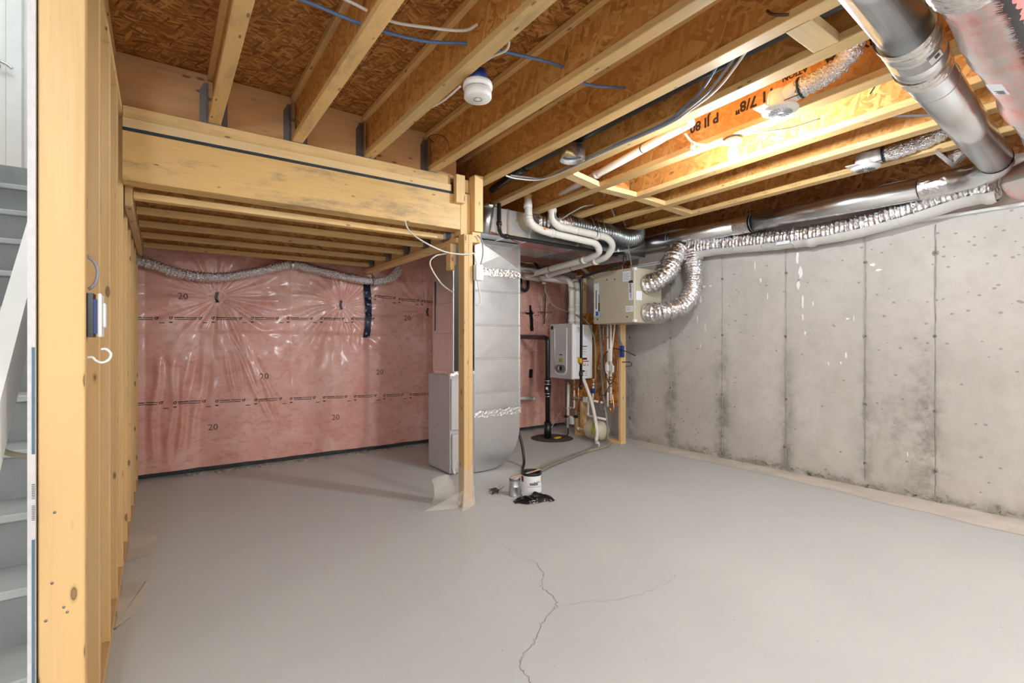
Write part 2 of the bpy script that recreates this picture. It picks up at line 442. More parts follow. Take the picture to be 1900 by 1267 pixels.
# pink glass-wool seen through a clear duct sleeve
t = NT('pink_wool_duct'); v = t.coord(jitter=False)
n1 = t.noise(t.coord((.7, 3, 3), jitter=False), 2.6, 6, .65)
c = t.ramp(n1, [(.36, srgb(186, 184, 178)), (.47, srgb(208, 172, 164)), (.58, srgb(218, 130, 122))])
t.base(c, .35, 0, .4); t.b.inputs['Coat Weight'].default_value = .3; t.bump(t.noise(v, 30, 4), .2, .01); M['pink_duct'] = t.m

# clear poly sheet
t = NT('clear_poly'); t.base(srgb(236, 230, 218), .15)
tr = t.n('ShaderNodeBsdfTransparent'); mx = t.n('ShaderNodeMixShader'); mx.inputs[0].default_value = .3
out = t.t.nodes['Material Output']; t.l(tr.outputs[0], mx.inputs[1]); t.l(t.b.outputs[0], mx.inputs[2]); t.l(mx.outputs[0], out.inputs['Surface'])
t.bump(t.noise(t.coord(jitter=False), 26, 4), .3, .01); M['clear_poly'] = t.m

# lit bulb
t = NT('lit_bulb'); t.base((1, 1, 1, 1), .3); t.b.inputs['Emission Color'].default_value = (.90, .96, 1, 1); t.b.inputs['Emission Strength'].default_value = BULB_E; M['bulb'] = t.m

# =================================================================== STRUCTURE
# floor with unpainted margins and hairline cracks
fl = MB().box(-3.0, 5.3, -3.0, 5.9, -0.12, 0.0).build('floor', M['floor'], kind='structure')
def flat_patch(name, pts, mat, parent, z=0.0015):
    m = MB(); m.add([(x, y, z) for x, y in pts], [tuple(range(len(pts)))]); return m.build(name, mat, parent)
def ragged(pts, amp, n=14):
    out = []
    for i in range(len(pts)):
        a, b = pts[i], pts[(i + 1) % len(pts)]
        for k in range(n):
            t = k / n; out.append((a[0] + (b[0] - a[0]) * t + rng.normal() * amp, a[1] + (b[1] - a[1]) * t + rng.normal() * amp))
    return out
edge = [(4.63 + .02 * math.sin(y * 3) + .012 * math.sin(y * 11 + 1) - .10 * max(0, 1.9 - y), y) for y in np.arange(-3, 4.15, .1)]
flat_patch('bare_margin', edge + [(4.93, 4.12), (4.93, -3)], M['bare'], fl)
flat_patch('bare_patch', ragged([(-.168, 3.55), (-.168, 4.2), (-.02, 4.13), (-.03, 3.62)], .006), M['bare'], fl)
flat_patch('bare_patch', ragged([(-.168, 2.74), (-.168, 3.27), (-.05, 3.2), (-.075, 2.9)], .006), M['bare'], fl)
def crack(pts, w):
    m = MB(); P = spline([Vector((x, y, 0)) for x, y in pts], 7)
    P = [p + Vector((rng.normal() * .006, rng.normal() * .006, 0)) for p in P]
    L = []; R = []
    for i, p in enumerate(P):
        d = (P[min(i + 1, len(P) - 1)] - P[max(i - 1, 0)]).normalized(); s = Vector((-d.y, d.x, 0)) * w * (.5 + rng.random() * .7)
        L.append((p.x + s.x, p.y + s.y, .0012)); R.append((p.x - s.x, p.y - s.y, .0012))
    n = len(P); m.add(L + R, [(i, i + 1, n + i + 1, n + i) for i in range(n - 1)]); m.build('crack', M['crack'], fl)
crack([(1.73, 2.2), (1.65, 2.05), (1.578, 1.97), (1.56, 1.834), (1.494, 1.78), (1.333, 1.682), (1.255, 1.62), (1.171, 1.581), (1.117, 1.513), (1.09, 1.40), (1.0, 1.2)], .0014)
crack([(1.494, 1.78), (1.66, 1.74), (1.79, 1.672), (2.01, 1.624), (2.246, 1.654)], .0009)
crack([(1.72, 2.55), (1.70, 2.36), (1.73, 2.2)], .0007)
# crumbled mortar along the foot of the insulated wall
m = MB()
for i in range(260):
    x = rng.uniform(.2, 2.6); y = 5.55 - abs(rng.normal()) * .035; r = rng.uniform(.004, .014)
    m.obox((x, y, r * .5), (1, rng.normal(), 0), (-rng.normal(), 1, .1), (0, 0, 1), r * 1.4, r, r * .6)
m.build('mortar_crumbs', M['mastic'], fl, kind='stuff')

# right wall, cast concrete with form seams
WX = 4.92
SEAM = [4.32, 3.70, 3.04, 2.375, 1.715, 1.243, .55, -.1, -.75, -1.4]
ys = np.arange(-3.0, 5.71, .03); zs = np.arange(0, 2.215, .03)
YY, ZZ = np.meshgrid(ys, zs)
XX = WX + .003 * np.sin(YY * 3.1 + ZZ) + .002 * np.sin(ZZ * 7 + YY * 2)
for s_ in SEAM: XX += .004 * np.exp(-((YY - s_) / .02) ** 2)
mw = MB().grid(XX, YY, ZZ)
wr = mw.build('wall_right', M['concrete'], origin=(WX, 1.3, 0), kind='structure')
stain = np.zeros_like(YY)
for s_, w_, k_ in ((4.32, .10, .8), (3.70, .10, .9), (3.04, .09, 1), (2.375, .07, .8), (1.715, .05, .6), (1.31, .11, .95)):
    stain = np.maximum(stain, k_ * np.exp(-((YY - s_) / w_) ** 2) * np.clip(1.55 - ZZ, .0, 1))
stain = np.maximum(stain, .55 * np.exp(-((YY - 1.48) / .22) ** 2) * np.exp(-((ZZ - .55) / .35) ** 2))
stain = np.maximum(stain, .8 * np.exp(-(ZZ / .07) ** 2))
pits = np.clip(.12 + .6 * np.clip((2.4 - YY) / 2.0, 0, 1) * np.clip((ZZ - 1.0) / 1.0, 0, 1), 0, 1)
for nm, arr in (('stain', stain), ('pits', pits)):
    a = wr.data.attributes.new(nm, 'FLOAT', 'POINT'); a.data.foreach_set('value', arr.ravel().astype(np.float32))
for s_ in SEAM:
    m = MB(); P = [(WX - .0015, s_ + rng.normal() * .0015, z) for z in np.arange(0.06, 2.19, .07)]
    n = len(P); L = [(x - .002, y - .0028 - rng.random() * .002, z) for x, y, z in P]; R = [(x - .002, y + .0028 + rng.random() * .002, z) for x, y, z in P]; T = [(x - .006, y, z) for x, y, z in P]
    m.add(L + T + R, [(i, i + 1, n + i + 1, n + i) for i in range(n - 1)] + [(n + i, n + i + 1, 2 * n + i + 1, 2 * n + i) for i in range(n - 1)])
    m.build('form_seam', M['seam'], wr)
    for z in (1.93, 1.29, .70, .24):
        zz = z + rng.normal() * .02; m = MB(); k_ = .55 + .5 * rng.random(); m.lathe([(.026 * k_, 0), (.020 * k_, -.004), (.010 * k_, -.005), (.006, -.002)], (WX - .001, s_ + rng.normal() * .004, zz), 'X', 9)
        m.build('tie_mark', M['seam'], wr)
        m = MB(); m.lathe([(.010, -.008), (.0001, -.0085)], (WX - .001, s_ + rng.normal() * .004, zz), 'X', 8); m.build('tie_hole', M['tie'], wr)
for (y, z, h, w) in [(2.27, 2.04, .14, .018), (2.24, 1.90, .12, .022), (2.26, 1.78, .09, .018), (2.22, 1.62, .14, .012), (2.22, 1.48, .07, .008), (2.13, 1.6, .05, .006), (2.68, 2.02, .10, .007), (2.62, 1.86, .05, .012), (2.55, 1.7, .07, .006),
                     (3.30, 1.72, .08, .02), (3.26, 1.86, .03, .03), (3.18, 1.86, .025, .02), (3.34, 1.5, .12, .006), (3.24, 1.4, .10, .006), (3.30, 1.2, .05, .005), (1.86, 1.13, .06, .01), (1.9, 1.06, .03, .007), (1.62, 1.85, .02, .03), (1.66, 1.90, .03, .02), (1.8, 1.45, .06, .004), (2.0, 1.05, .04, .005), (1.42, .34, .035, .006), (1.85, 1.45, .02, .02), (2.2, 1.33, .04, .012)]:
    m = MB(); pts = []
    for k in range(12):
        a = 2 * math.pi * k / 12; pts.append((WX - .006, y + math.cos(a) * w * (.5 + rng.random() * .6), z + math.sin(a) * h / 2 * (.7 + rng.random() * .4)))
    m.add(pts, [tuple(range(12))]); m.build('paint_drip', M['drip'], wr)
# scaled mortar line at the wall foot
m = MB()
for i in range(200):
    y = rng.uniform(.2, 3.6); zc = abs(rng.normal()) * .026 + .010; r = rng.uniform(.005, .015)
    m.obox((WX - .004, y, zc), (0, 1, rng.normal() * .5), (0, -.3, 1), (1, 0, 0), r * 1.4, r * .35, .004)
m.build('flaking_mortar', M['mastic'], wr, kind='stuff')

# membrane and foam over the top of the right wall
ys = np.linspace(-3, 4.3, 90); ts = np.linspace(0, 1, 8)
TT, YG = np.meshgrid(ts, ys, indexing='ij')
XG = WX - .025 - .035 * np.sin(TT * 2.4) + .012 * np.sin(YG * 6 + TT * 3) * TT
ZG = 2.185 + .02 * np.sin(YG * 1.7 + .5) + TT * .35 + .012 * np.sin(YG * 9)
tr1 = MB().grid(XG, YG, ZG).build('trim_1', M['sheet'], kind='structure')
tr2 = MB().box(WX - .045, WX + .05, -3, 4.3, 2.195, 2.215).build('trim_2', M['gasket'], kind='structure')
MB().box(WX + .02, WX + .1, -3, 5.7, 2.2, 2.8).build('trim_3', M['osb_rim'], kind='structure')

# back wall and its insulation
wb = MB().box(-1.3, 5.05, 5.72, 5.9, 0, 2.8).build('wall_back', M['concrete'], kind='structure')
MB().box(-.3, 4.92, 5.60, 5.72, 0.012, .05).build('sill_strip', M['black_strip'], wb)
BY = 5.575
TACKS = [(.439, 1.677, 1.0), (1.619, 1.653, .9), (2.62, 1.61, .7), (4.45, 1.45, .6), (3.6, 1.45, .5)]
def pnoise(x, z, s, seed):
    r = np.random.default_rng(seed); out = np.zeros_like(x)
    for k in range(10):
        a = r.uniform(0, 6.28); f = s * r.uniform(.5, 1.6); out += np.sin((x * math.cos(a) + z * math.sin(a)) * f + r.uniform(0, 6.28))
    return out / 4
def pink_y(x, z):
    x = np.asarray(x, float); z = np.asarray(z, float)
    d = .012 * pnoise(x, z, 4, 1) + .005 * pnoise(x, z, 14, 2) + .0022 * pnoise(x, z, 40, 3)
    d += .016 * np.abs(np.sin((x + .12) * math.pi / .41)) ** .7
    for i, (tx, tz, k) in enumerate(TACKS):
        dx, dz = x - tx, z - tz; r = np.sqrt(dx * dx + dz * dz) + 1e-4; th = np.arctan2(dz, dx)
        amp = k * .011 * np.exp(-r / .42) * np.clip(r / .05, 0, 1)
        d += amp * (np.sin(th * 17 + 2.2 * np.sin(r * 5 + i) + i) + .7 * np.sin(th * 29 + 3 * np.sin(r * 4 + i * 2)))
        d -= k * .03 * np.exp(-(r / .12) ** 2)
    # long sagging folds fanning down from the first tack and at the left end
    for (fx, slope, zt, zb, w, a) in ((.52, .42, 1.35, .35, .022, .016), (.60, .34, 1.35, .5, .020, .014), (.70, .36, 1.2, .3, .026, .014), (.48, .22, 1.2, .6, .016, .011), (.55, .20, 1.25, .7, .014, .01),
                                      (-.02, -.06, 1.15, .1, .03, .02), (.10, -.05, 1.1, .05, .026, .018), (.21, -.10, 1.15, .1, .03, .02), (.33, -.12, 1.1, .1, .03, .016), (1.5, .12, 1.5, 1.15, .014, .01), (1.6, .05, 1.5, 1.1, .014, .01), (1.72, -.1, 1.5, 1.15, .014, .01), (1.85, -.15, 1.45, 1.15, .014, .01)):
        xc = fx + slope * (zt - z) + .012 * np.sin(z * 9 + fx * 20); wz = np.clip((zt - z) / .15, 0, 1) * np.clip((z - zb) / .25, 0, 1)
        u = (x - xc) / w; d += a * wz * (np.exp(-u * u) - .7 * np.exp(-((u - 1.6) ** 2)))
    d += .006 * np.tanh((z - 1.335 - .01 * np.sin(x * 2)) * 90)          # lapped sheet edge
    d += .02 * np.clip((z - 1.95) / .2, 0, 1) * pnoise(x, z, 12, 8)
    return BY - .02 - d
xs = np.linspace(-.24, 4.90, 430); zs = np.linspace(.052, 2.46, 205)
XG, ZG = np.meshgrid(xs, zs)
ins = empty('insulation_blanket', (1.9, BY, .05), 'pink fibreglass insulation under clear wrinkled poly sheeting covering the back wall', 'insulation')
MB().grid(XG, pink_y(XG, ZG), ZG).build('poly_sheet', M['poly_pink'], ins)
def conform(m, off):
    a = np.array(m.v); a[:, 1] = pink_y(a[:, 0], a[:, 2]) - off; m.v = [tuple(p) for p in a]; return m
def strip(m, x0, x1, z, h, dz=0.0, n=10):
    for k in range(n):
        a = x0 + (x1 - x0) * k / n; b = x0 + (x1 - x0) * (k + 1) / n
        m.add([(a, 0, z + dz * k / n), (b, 0, z + dz * (k + 1) / n), (b, 0, z + h + dz * (k + 1) / n), (a, 0, z + h + dz * k / n)], [(0, 1, 2, 3)])
def ring(m, x, z, r, w):
    n = 14; vs = []
    for rr in (r, r - w):
        for k in range(n): a = 6.283 * k / n; vs.append((x + rr * math.cos(a), 0, z + rr * math.sin(a)))
    m.add(vs, [(k, (k + 1) % n, n + (k + 1) % n, n + k) for k in range(n)])
def line_print(x0, z, dz, L=.228):
    m = MB(); ring(m, x0, z + .004, .013, .006); ring(m, x0 + L, z + .004 + dz, .013, .006)
    a, b = x0 + .024, x0 + L - .022
    strip(m, a, a + (b - a) * .47, z + .006, .008, dz * .47); strip(m, a + (b - a) * .51, b, z + .007, .006, dz * .5); strip(m, a + .003, b - .004, z - .010, .006, dz)
    strip(m, x0 - .012, x0 + .014, z - .04, .010, 0, 3); strip(m, x0 - .088, x0 - .046, z - .045, .006, 0, 4)
    m.add([(x0 + .006, 0, z + .014), (x0 + .016, 0, z + .022), (x0 + .011, 0, z + .004)], [(0, 1, 2)])
    m.add([(x0 + L + .008, 0, z + .014 + dz), (x0 + L + .022, 0, z + .022 + dz), (x0 + L + .012, 0, z + .002 + dz)], [(0, 1, 2)])
    conform(m, .004).build('printed_marking', M['ink'], ins, kind='stuff')
for k in range(6): line_print(-.265 + .334 * (k + 1), 1.462 + .008 * k, .003)
line_print(-.24, 1.455, .002, .20)
for x_, z_, d_ in ((2.00, 1.768, -.012), (2.295, 1.745, -.008), (2.58, 1.735, -.004), (3.7, 1.62, .01), (4.05, 1.64, .01), (4.38, 1.66, .01)): line_print(x_, z_, d_)
for k in range(12): line_print(-.235 + .334 * k, .690 - .010 * k, -.004)
line_print(3.75, .62, 0); 
for (x_, z_, mt) in ((.855, .90, 0), (2.057, .90, 0), (.41, .43, 0), (1.567, .42, 0), (.17, 1.672, 0), (2.40, 1.53, 0), (4.02, .86, 0)):
    tm = text_mb('20', .085, (x_ - .05, 0, z_ - .03), (1, 0, 0), (0, 0, 1))
    conform(tm, .004).build('printed_number', M['pink_grey_ink'], ins, kind='stuff')
# black tape staples / tape tags at the tack points
for (x_, z_, s_) in ((.439, 1.677, 1), (1.619, 1.653, .9), (2.66, 1.61, .95)):
    m = MB(); m.add([(x_ - .012, 0, z_ + .05), (x_ + .014, 0, z_ + .05), (x_ + .004, 0, z_), (x_ + .016, 0, z_ - .05), (x_ - .010, 0, z_ - .05), (x_ - .020, 0, z_)], [(0, 1, 2, 5), (5, 2, 3, 4)])
    conform(m, .012).build('tape_tag', M['black'], ins)
def tape_strip(name, pts, mat, off=.016):
    m = MB(); n = len(pts); m.add([(p[0], 0, p[2]) for p in pts] + [(p[1], 0, p[2]) for p in pts], [(i, i + 1, n + i + 1, n + i) for i in range(n - 1)])
    return conform(m, off).build(name, mat, ins)
tape_strip('sheathing_tape', [(1.868 + .012 * math.sin(z * 9), 1.945 + .010 * math.sin(z * 8 + 1), z) for z in np.arange(1.96, 1.26, -.035)], M['navy_tape'])
m = MB()
for (x_, z_) in ((1.90, 1.90), (1.90, 1.80), (1.93, 1.74), (1.91, 1.67), (1.885, 1.60), (1.905, 1.47), (1.92, 1.30), (1.89, 1.34), (1.925, 1.56)): ring(m, x_, z_, .012, .006)
conform(m, .02).build('tape_lettering', M['tape_print'], ins, kind='stuff')
tape_strip('black_tape_patch', [(4.20 + .05 * (1.75 - z), 4.255 + .05 * (1.75 - z) - .02 * (z > 1.68), z) for z in np.arange(1.76, 1.40, -.03)], M['black'])
tape_strip('black_tape_patch', [(4.14, 4.27, z) for z in (1.655, 1.63)], M['black'])
tape_strip('black_tape_patch', [(4.21, 4.275, z) for z in (.86, .80, .74)], M['black'])

# far left: stairwell shell, wall behind the photographer
wl = empty('wall_left', (-.22, 3.4, 0), kind='structure')
MB().box(-1.40, -1.28, -3, 5.9, 0, 5.2).build('wall_stairwell', M['plaster'], kind='structure').name = 'wall_left_stairs'
MB().box(-3.0, 5.3, -3.12, -3.0, 0, 2.8).build('wall_rear', M['concrete'], kind='structure')
MB().box(-3.0, -1.28, -3.0, -2.9, 0, 2.8).build('wall_rear_return', M['plaster'], kind='structure')
MB().box(-1.28, -.29, 5.25, 5.4, 2.2, 5.2).build('wall_back_upstairs', M['plaster'], kind='structure')
MB().box(-.29, -.20, .9, 5.4, 2.84, 5.2).build('wall_right_upstairs', M['plaster'], kind='structure')
MB().box(-1.3, -.2, .8, .9, 2.82, 5.2).build('wall_front_upstairs', M['plaster'], kind='structure')
MB().box(-1.4, -.2, .8, 5.4, 5.2, 5.3).build('ceiling_upstairs', M['plaster'], kind='structure')
MB().box(-1.28, -.28, 4.42, 5.4, 2.312, 2.36).build('floor_landing', M['studX'], kind='structure')
MB().box(-1.28, -.28, 5.30, 5.72, 0, 2.3).build('wall_under_landing', M['plaster'], kind='structure')
dr = empty('door_1', (-1.1, 5.22, 2.36), kind='structure')
m = MB(); m.box(-1.24, -.945, 5.185, 5.225, 2.37, 4.4, .004); m.build('door_leaf', M['white'], dr)
m = MB(); m.box(-.945, -.86, 5.17, 5.25, 2.36, 4.46, .004); m.build('door_casing', M['plaster'], dr)
m = MB(); m.cyl((-1.0, 5.185, 3.29), (-1.0, 5.165, 3.29), .028); m.cyl((-1.0, 5.165, 3.29), (-1.0, 5.12, 3.29), .011)
m.tube([(-1.0, 5.12, 3.29), (-.97, 5.11, 3.295), (-.93, 5.11, 3.285), (-.90, 5.115, 3.262)], .011, 10, 4); m.build('door_lever', M['chrome'], dr)

# subfloor overhead, in sheets
ce = empty('ceiling', (2.4, 1.4, 2.8), kind='structure')
for i, x0 in enumerate(np.arange(-.3, 5.1, 1.22)):
    for j in range(-1, 3):
        y0 = -3.0 + (j + 1) * 2.44 - (1.22 if i % 2 else 0)
        ya, yb = max(y0, -3.0), min(y0 + 2.436, 5.9)
        if yb > ya + .05: MB().box(x0, min(x0 + 1.217, 5.2), ya, yb, 2.802, 2.82).build('osb_sheet', M['osb_ceiling'], ce)
if True:
    MB().box(-3.0, -.3, -3.0, .8, 2.802, 2.84).build('ceiling_stair_foot', M['plaster'], kind='structure')

# =================================================================== STUD WALL
studs = [1.76 + .4064 * k for k in range(10)]
SX0, SX1 = -.262, -.170
MB().box(SX0, SX1, 1.76, 5.5, 0, .038, .002).build('bottom_plate', M['studY'], wl)
MB().box(SX0, SX1, 1.76, 5.5, 2.455, 2.495, .002).build('top_plate', M['studY'], wl)
def stud(y, mat, x1=SX1, w=.038):
    return MB().box(SX0, x1, y, y + w, .038, 2.455, .003).build('stud', mat, wl)
stud(1.76, M['studZ']); stud(1.80, M['dressZ'], SX1 - .001)
for k, y in enumerate(studs[1:], 1):
    stud(y, M['studZ'])
for y in (3.02, 4.22): stud(y, M['dressZ'], SX1 - .002)
dw = MB().box(-.281, -.266, 1.752, 5.3, .0, 2.8).build('drywall', M['gypsum'], wl)
for z0, z1 in ((.96, 1.235), (.30, .74)): MB().box(-.2725, -.2665, 1.7505, 1.7525, z0, z1).build('edge_tape', M['tape_blue'], wl)
MB().box(-.2735, -.2685, 1.7505, 1.7525, .05, .285).build('edge_tape', M['tape_green'], wl)
m = MB()
for z0 in (.845, .79): 
    for k in range(9): m.box(-.2725, -.2665, 1.7502, 1.7512, z0 + k * .0045, z0 + k * .0045 + .002)
m.build('edge_print', M['ink_grey'], wl, kind='stuff')
# nail heads and dings on the near stud
for (x, z) in ((-.235, .615), (-.212, .545), (-.247, .52), (-.205, .53), (-.23, .80)):
    MB().lathe([(.0001, -.0015), (.0032, -.001), (.0035, 0)], (x, 1.7595, z), 'Y', 10).build('nail_head', M['hanger'], wl)
# torn clear wrap round the stud foot
m = MB(); top = [(.24 + .03 * k / 10 + rng.normal() * .006) for k in range(12)]
vs = []
P_ = [(-.266 + .0095 * k, 1.756) for k in range(11)] + [(-.166, 1.765)]
for (x, y), z in zip(P_, top): vs += [(x, y, 0.002), (x, y, z)]
m.add(vs, [(2 * i, 2 * i + 2, 2 * i + 3, 2 * i + 1) for i in range(11)])
vs = [(-.166, 1.757, .002), (-.166, 1.757, .30), (-.166, 1.80, .26), (-.166, 1.80, .002)]; m.add(vs, [(0, 1, 2, 3)])
wrap = m.build('stud_wrap', M['clear_poly'], origin=(-.21, 1.76, 0))
tag(wrap, 'torn clear plastic wrapped round the foot of the nearest stud', 'plastic wrap')
text_mb('69', .045, (-.176, 1.752, .15), (0, 0, 1), (-1, 0, 0)).build('printed_number', M['ink'], wrap, kind='stuff')

# screw hook, switch box and wire on the side of the near stud
hk = MB(); hk.tube([(-.172, 1.835, 1.205), (-.160, 1.835, 1.205), (-.152, 1.835, 1.195), (-.138, 1.835, 1.190), (-.124, 1.835, 1.199), (-.120, 1.835, 1.215), (-.130, 1.835, 1.228), (-.142, 1.835, 1.228)], .0036, 10, 5)
tag(hk.build('cup_hook', M['white_enamel'], origin=(-.17, 1.835, 1.205)), 'small white cup hook screwed into the nearest stud', 'hook')
sw = empty('switch_box', (-.17, 1.835, 1.26), 'blue electrical box with white cover plate on the side of the nearest stud', 'switch')
m = MB(); m.box(-.169, -.156, 1.80, 1.875, 1.262, 1.385); m.build('bracket', M['black'], sw)
m = MB(); m.box(-.156, -.146, 1.805, 1.87, 1.272, 1.368); m.build('box_body', M['blue'], sw)
m = MB(); m.box(-.146, -.1375, 1.795, 1.88, 1.262, 1.385, .003); m.build('cover_plate', M['white'], sw)
m = MB(); m.box(-.1375, -.130, 1.815, 1.86, 1.29, 1.36, .003); m.build('rocker', M['white_enamel'], sw)
m = MB(); m.tube([(-.172, 1.83, 1.49), (-.158, 1.835, 1.478), (-.150, 1.84, 1.455), (-.152, 1.84, 1.425), (-.162, 1.84, 1.405), (-.17, 1.84, 1.398)], .0045, 10, 5)
tag(m.build('wire_loop', M['grey_wire'], origin=(-.17, 1.84, 1.40)), 'short grey cable looping out of the nearest stud above the switch', 'cable')

# =================================================================== JOISTS
def i_joist(xa, ya, xb, yb, label, text=False, w=.064, flange_text=None, group='engineered floor joists overhead'):
    # xa: left edge of the bottom flange at ya (near end), xb at yb (far end)
    root = empty('floor_joist', ((xa + xb) / 2 + w / 2, (ya + yb) / 2, 2.5), label, 'joist', group)
    def slab(name, x0, x1, z0, z1, mat, c):
        m = MB().box(x0, x1, ya, yb, z0, z1, c)
        m.v = [(v[0] + xa + (xb - xa) * (v[1] - ya) / (yb - ya), v[1], v[2]) for v in m.v]
        return m.build(name, mat, root)
    slab('bottom_flange', 0, w, 2.5, 2.538, M['dressY'], .003)
    slab('top_flange', 0, w, 2.762, 2.80, M['dressY'], .003)
    slab('web', w / 2 - .006, w / 2 + .006, 2.538, 2.762, M['osb_web'], 0)
    d = Vector((xb - xa, yb - ya, 0)).normalized(); nrm = Vector((-d.y, d.x, 0))
    def at(y, z, off): return Vector((xa + (xb - xa) * (y - ya) / (yb - ya) + off, y, z))
    if flange_text:
        for (y, s_) in flange_text:
            text_mb(s_, .020, at(y, 2.51, -.0012), -d, (0, 0, 1)).build('grade_stamp', M['ink_faint'], root, kind='stuff')
    if text:
        for (y, z, sz, s_) in text:
            text_mb(s_, sz, at(y, z, w / 2 - .0075), d, (0, 0, -1), bold=.035).build('web_print', M['ink'], root, kind='stuff')
    return root
i_joist(-.262, -2.95, -.262, 3.36, 'leftmost floor joist above the stud wall')
i_joist(.216, -2.95, .216, 3.36, 'first full floor joist right of the stud wall, in a steel hanger')
i_joist(.664, -2.95, .664, 3.36, 'second floor joist right of the stud wall, crossed by blue cable')
i_joist(1.121, -2.95, 1.121, 3.36, 'floor joist directly beside the smoke alarm')
i_joist(1.597, -2.95, 1.597, 3.36, 'floor joist ending just left of the beam post')
i_joist(1.895, -2.95, 2.10, 5.5, 'floor joist passing over the right end of the beam', w=.075)
WJ = .089
def rj(R0, label, **k): return i_joist(R0 - .229 - WJ, -2.95, R0 + .278 - WJ, 5.5, label, w=WJ, **k)
rj(2.395, 'pale floor joist between the black drain pipe and the printed joist')
rj(2.855, 'floor joist with large upside-down black print, left of the lit bulb',
   text=[(.93, 2.725, .060, 'BY'), (1.02, 2.73, .085, 'BEA'), (1.25, 2.73, .045, 'ATION'), (1.43, 2.69, .085, '11 7/8"'), (1.79, 2.69, .085, 'P JI 80'), (2.13, 2.72, .04, 'ATTACH'), (2.35, 2.68, .034, 'LDC-FSM 1242')])
rj(3.315, 'floor joist just right of the lit bulb')
rj(3.74, 'stamped floor joist, second to the right of the bulb', flange_text=[(2.25, 'MILL 0208'), (2.02, 'MSR'), (1.80, '2100-20-50'), (1.50, 'MADE IN CANADA')])
rj(4.21, 'stamped floor joist nearest the right wall duct', flange_text=[(2.55, 'MILL 0208'), (2.22, 'MSR'), (2.0, '2100-20-50'), (1.70, 'MADE IN CANADA')])

# blocks nailed between the joists
def block(p, q, label, w=.038, h=.09, z=2.5, mat='paleX'):
    m = MB().beam((p[0], p[1], z + h / 2), (q[0], q[1], z + h / 2), w, h)
    return tag(m.build('joist_block', M[mat]), label, 'wood block', 'blocking between the joists')
block((2.512, 2.81), (2.888, 2.90), 'stamped blocking strip between joists nearest the white drain pipe', .089, .040)
text_mb('2100-20  50  MADE IN', .016, (2.53, 2.769, 2.513), (1, .237, 0), (0, 0, 1)).build('print', M['ink_faint'], bpy.data.objects['joist_block'], kind='stuff')
block((2.978, 2.915), (3.35, 2.915), 'tall OSB-backed blocking strip in line with the bulb bay', .089, .040)
m = MB().box(3.03, 3.33, 2.935, 2.95, 2.541, 2.77); tag(m.build('squash_panel', M['osb_panel']), 'small OSB panel standing on the blocking in the bulb bay', 'panel')
block((3.44, 2.915), (3.775, 2.945), 'third blocking strip from the left between the joists', .089, .040)
block((3.866, 2.955), (4.247, 3.0), 'blocking strip farthest right between the joists', .089, .040)
tag(MB().box(2.055, 2.310, .90, 1.0, 2.50, 2.545, .003).build('joist_block', M['paleX']), 'short pale flat block crossing the black drain pipe bay', 'wood block')

# =================================================================== BEAMS AND POST
fb = MB().box(-.24, 1.86, 3.375, 3.46, 2.50, 2.80, .002).build('flush_beam', M['flushX'])
tag(fb, 'knotty solid rim beam that carries the joist hangers', 'beam')
for i, x in enumerate((.216, .664, 1.121, 1.597)):
    m = MB()
    for a, b in ((x - .004, x - .0005), (x + .0645, x + .068)): m.box(a, b, 3.32, 3.374, 2.497, 2.74)
    m.box(x - .004, x + .068, 3.31, 3.374, 2.4935, 2.4985)
    for s_ in (-1, 1):
        xx = x - .004 if s_ < 0 else x + .068
        m.prism([(xx, 2.50), (xx + s_ * .035, 2.50), (xx + s_ * .035, 2.70), (xx + s_ * .012, 2.75), (xx, 2.75)], 'Y', 3.370, 3.3748)
    tag(m.build('joist_hanger', M['hanger']), ['steel hanger of the leftmost hung joist, near the stud wall', 'steel hanger second from the left on the rim beam', 'steel hanger third from the left on the rim beam', 'steel hanger at the right end of the rim beam near the post'][i], 'bracket', 'joist hangers on the rim beam')
pl = empty('beam_plate', (.84, 3.36, 2.38), 'pair of flat plates with dark foam strip lying on the dropped beam', 'plate')
MB().box(-.168, 1.775, 3.295, 3.43, 2.378, 2.428, .002).build('lower_plate', M['paleX'], pl)
MB().box(-.168, 1.775, 3.31, 3.43, 2.428, 2.496, .002).build('upper_plate', M['dressX'], pl)
MB().box(-.168, 1.80, 3.297, 3.43, 2.362, 2.378).build('foam_strip', M['rubber'], pl)
tag(MB().box(-.17, 1.855, 3.30, 3.43, 2.10, 2.362, .003).build('support_beam', M['beamX']), 'dropped laminated wood beam resting on the timber post', 'beam')
po = empty('support_post', (1.89, 3.285, 0), 'square timber post of two studs standing on the floor under the beam end', 'post')
MB().box(1.852, 1.890, 3.24, 3.329, 0, 2.06, .003).build('stud', M['studZ'], po)
MB().box(1.890, 1.928, 3.24, 3.329, 0, 2.06, .003).build('stud', M['studZ'], po)
m = MB()
for k in range(26):
    m.lathe([(.0001, -.0015), (.0022, -.001), (.0024, .001)], (1.858 + rng.random() * .066, 3.2395, (rng.random() * .12 + 1.9) if k < 10 else rng.random() * 1.9 + .1), 'Y', 6)
m.build('nail_hole', M['black'], po, kind='stuff')
def board(name, b, mat, label, cat='board'):
    return tag(MB().box(*b, .003).build(name, M[mat]), label, cat)
board('cleat_board', (1.792, 1.868, 3.252, 3.298, 2.29, 2.50), 'studZ', 'short upright cleat nailed across the right end of the plates')
board('tall_cleat', (1.945, 2.02, 3.24, 3.33, 2.09, 2.52), 'studZ', 'tall upright stud offcut beside the beam end, below a joist')
board('beam_spacer', (1.856, 1.944, 3.30, 3.40, 2.06, 2.38), 'dressZ', 'wood filler between the beam end and the tall upright offcut')
board('post_cap_block', (1.93, 2.005, 3.25, 3.36, 2.005, 2.085), 'studX', 'small wood block beside the post top under the tall offcut')
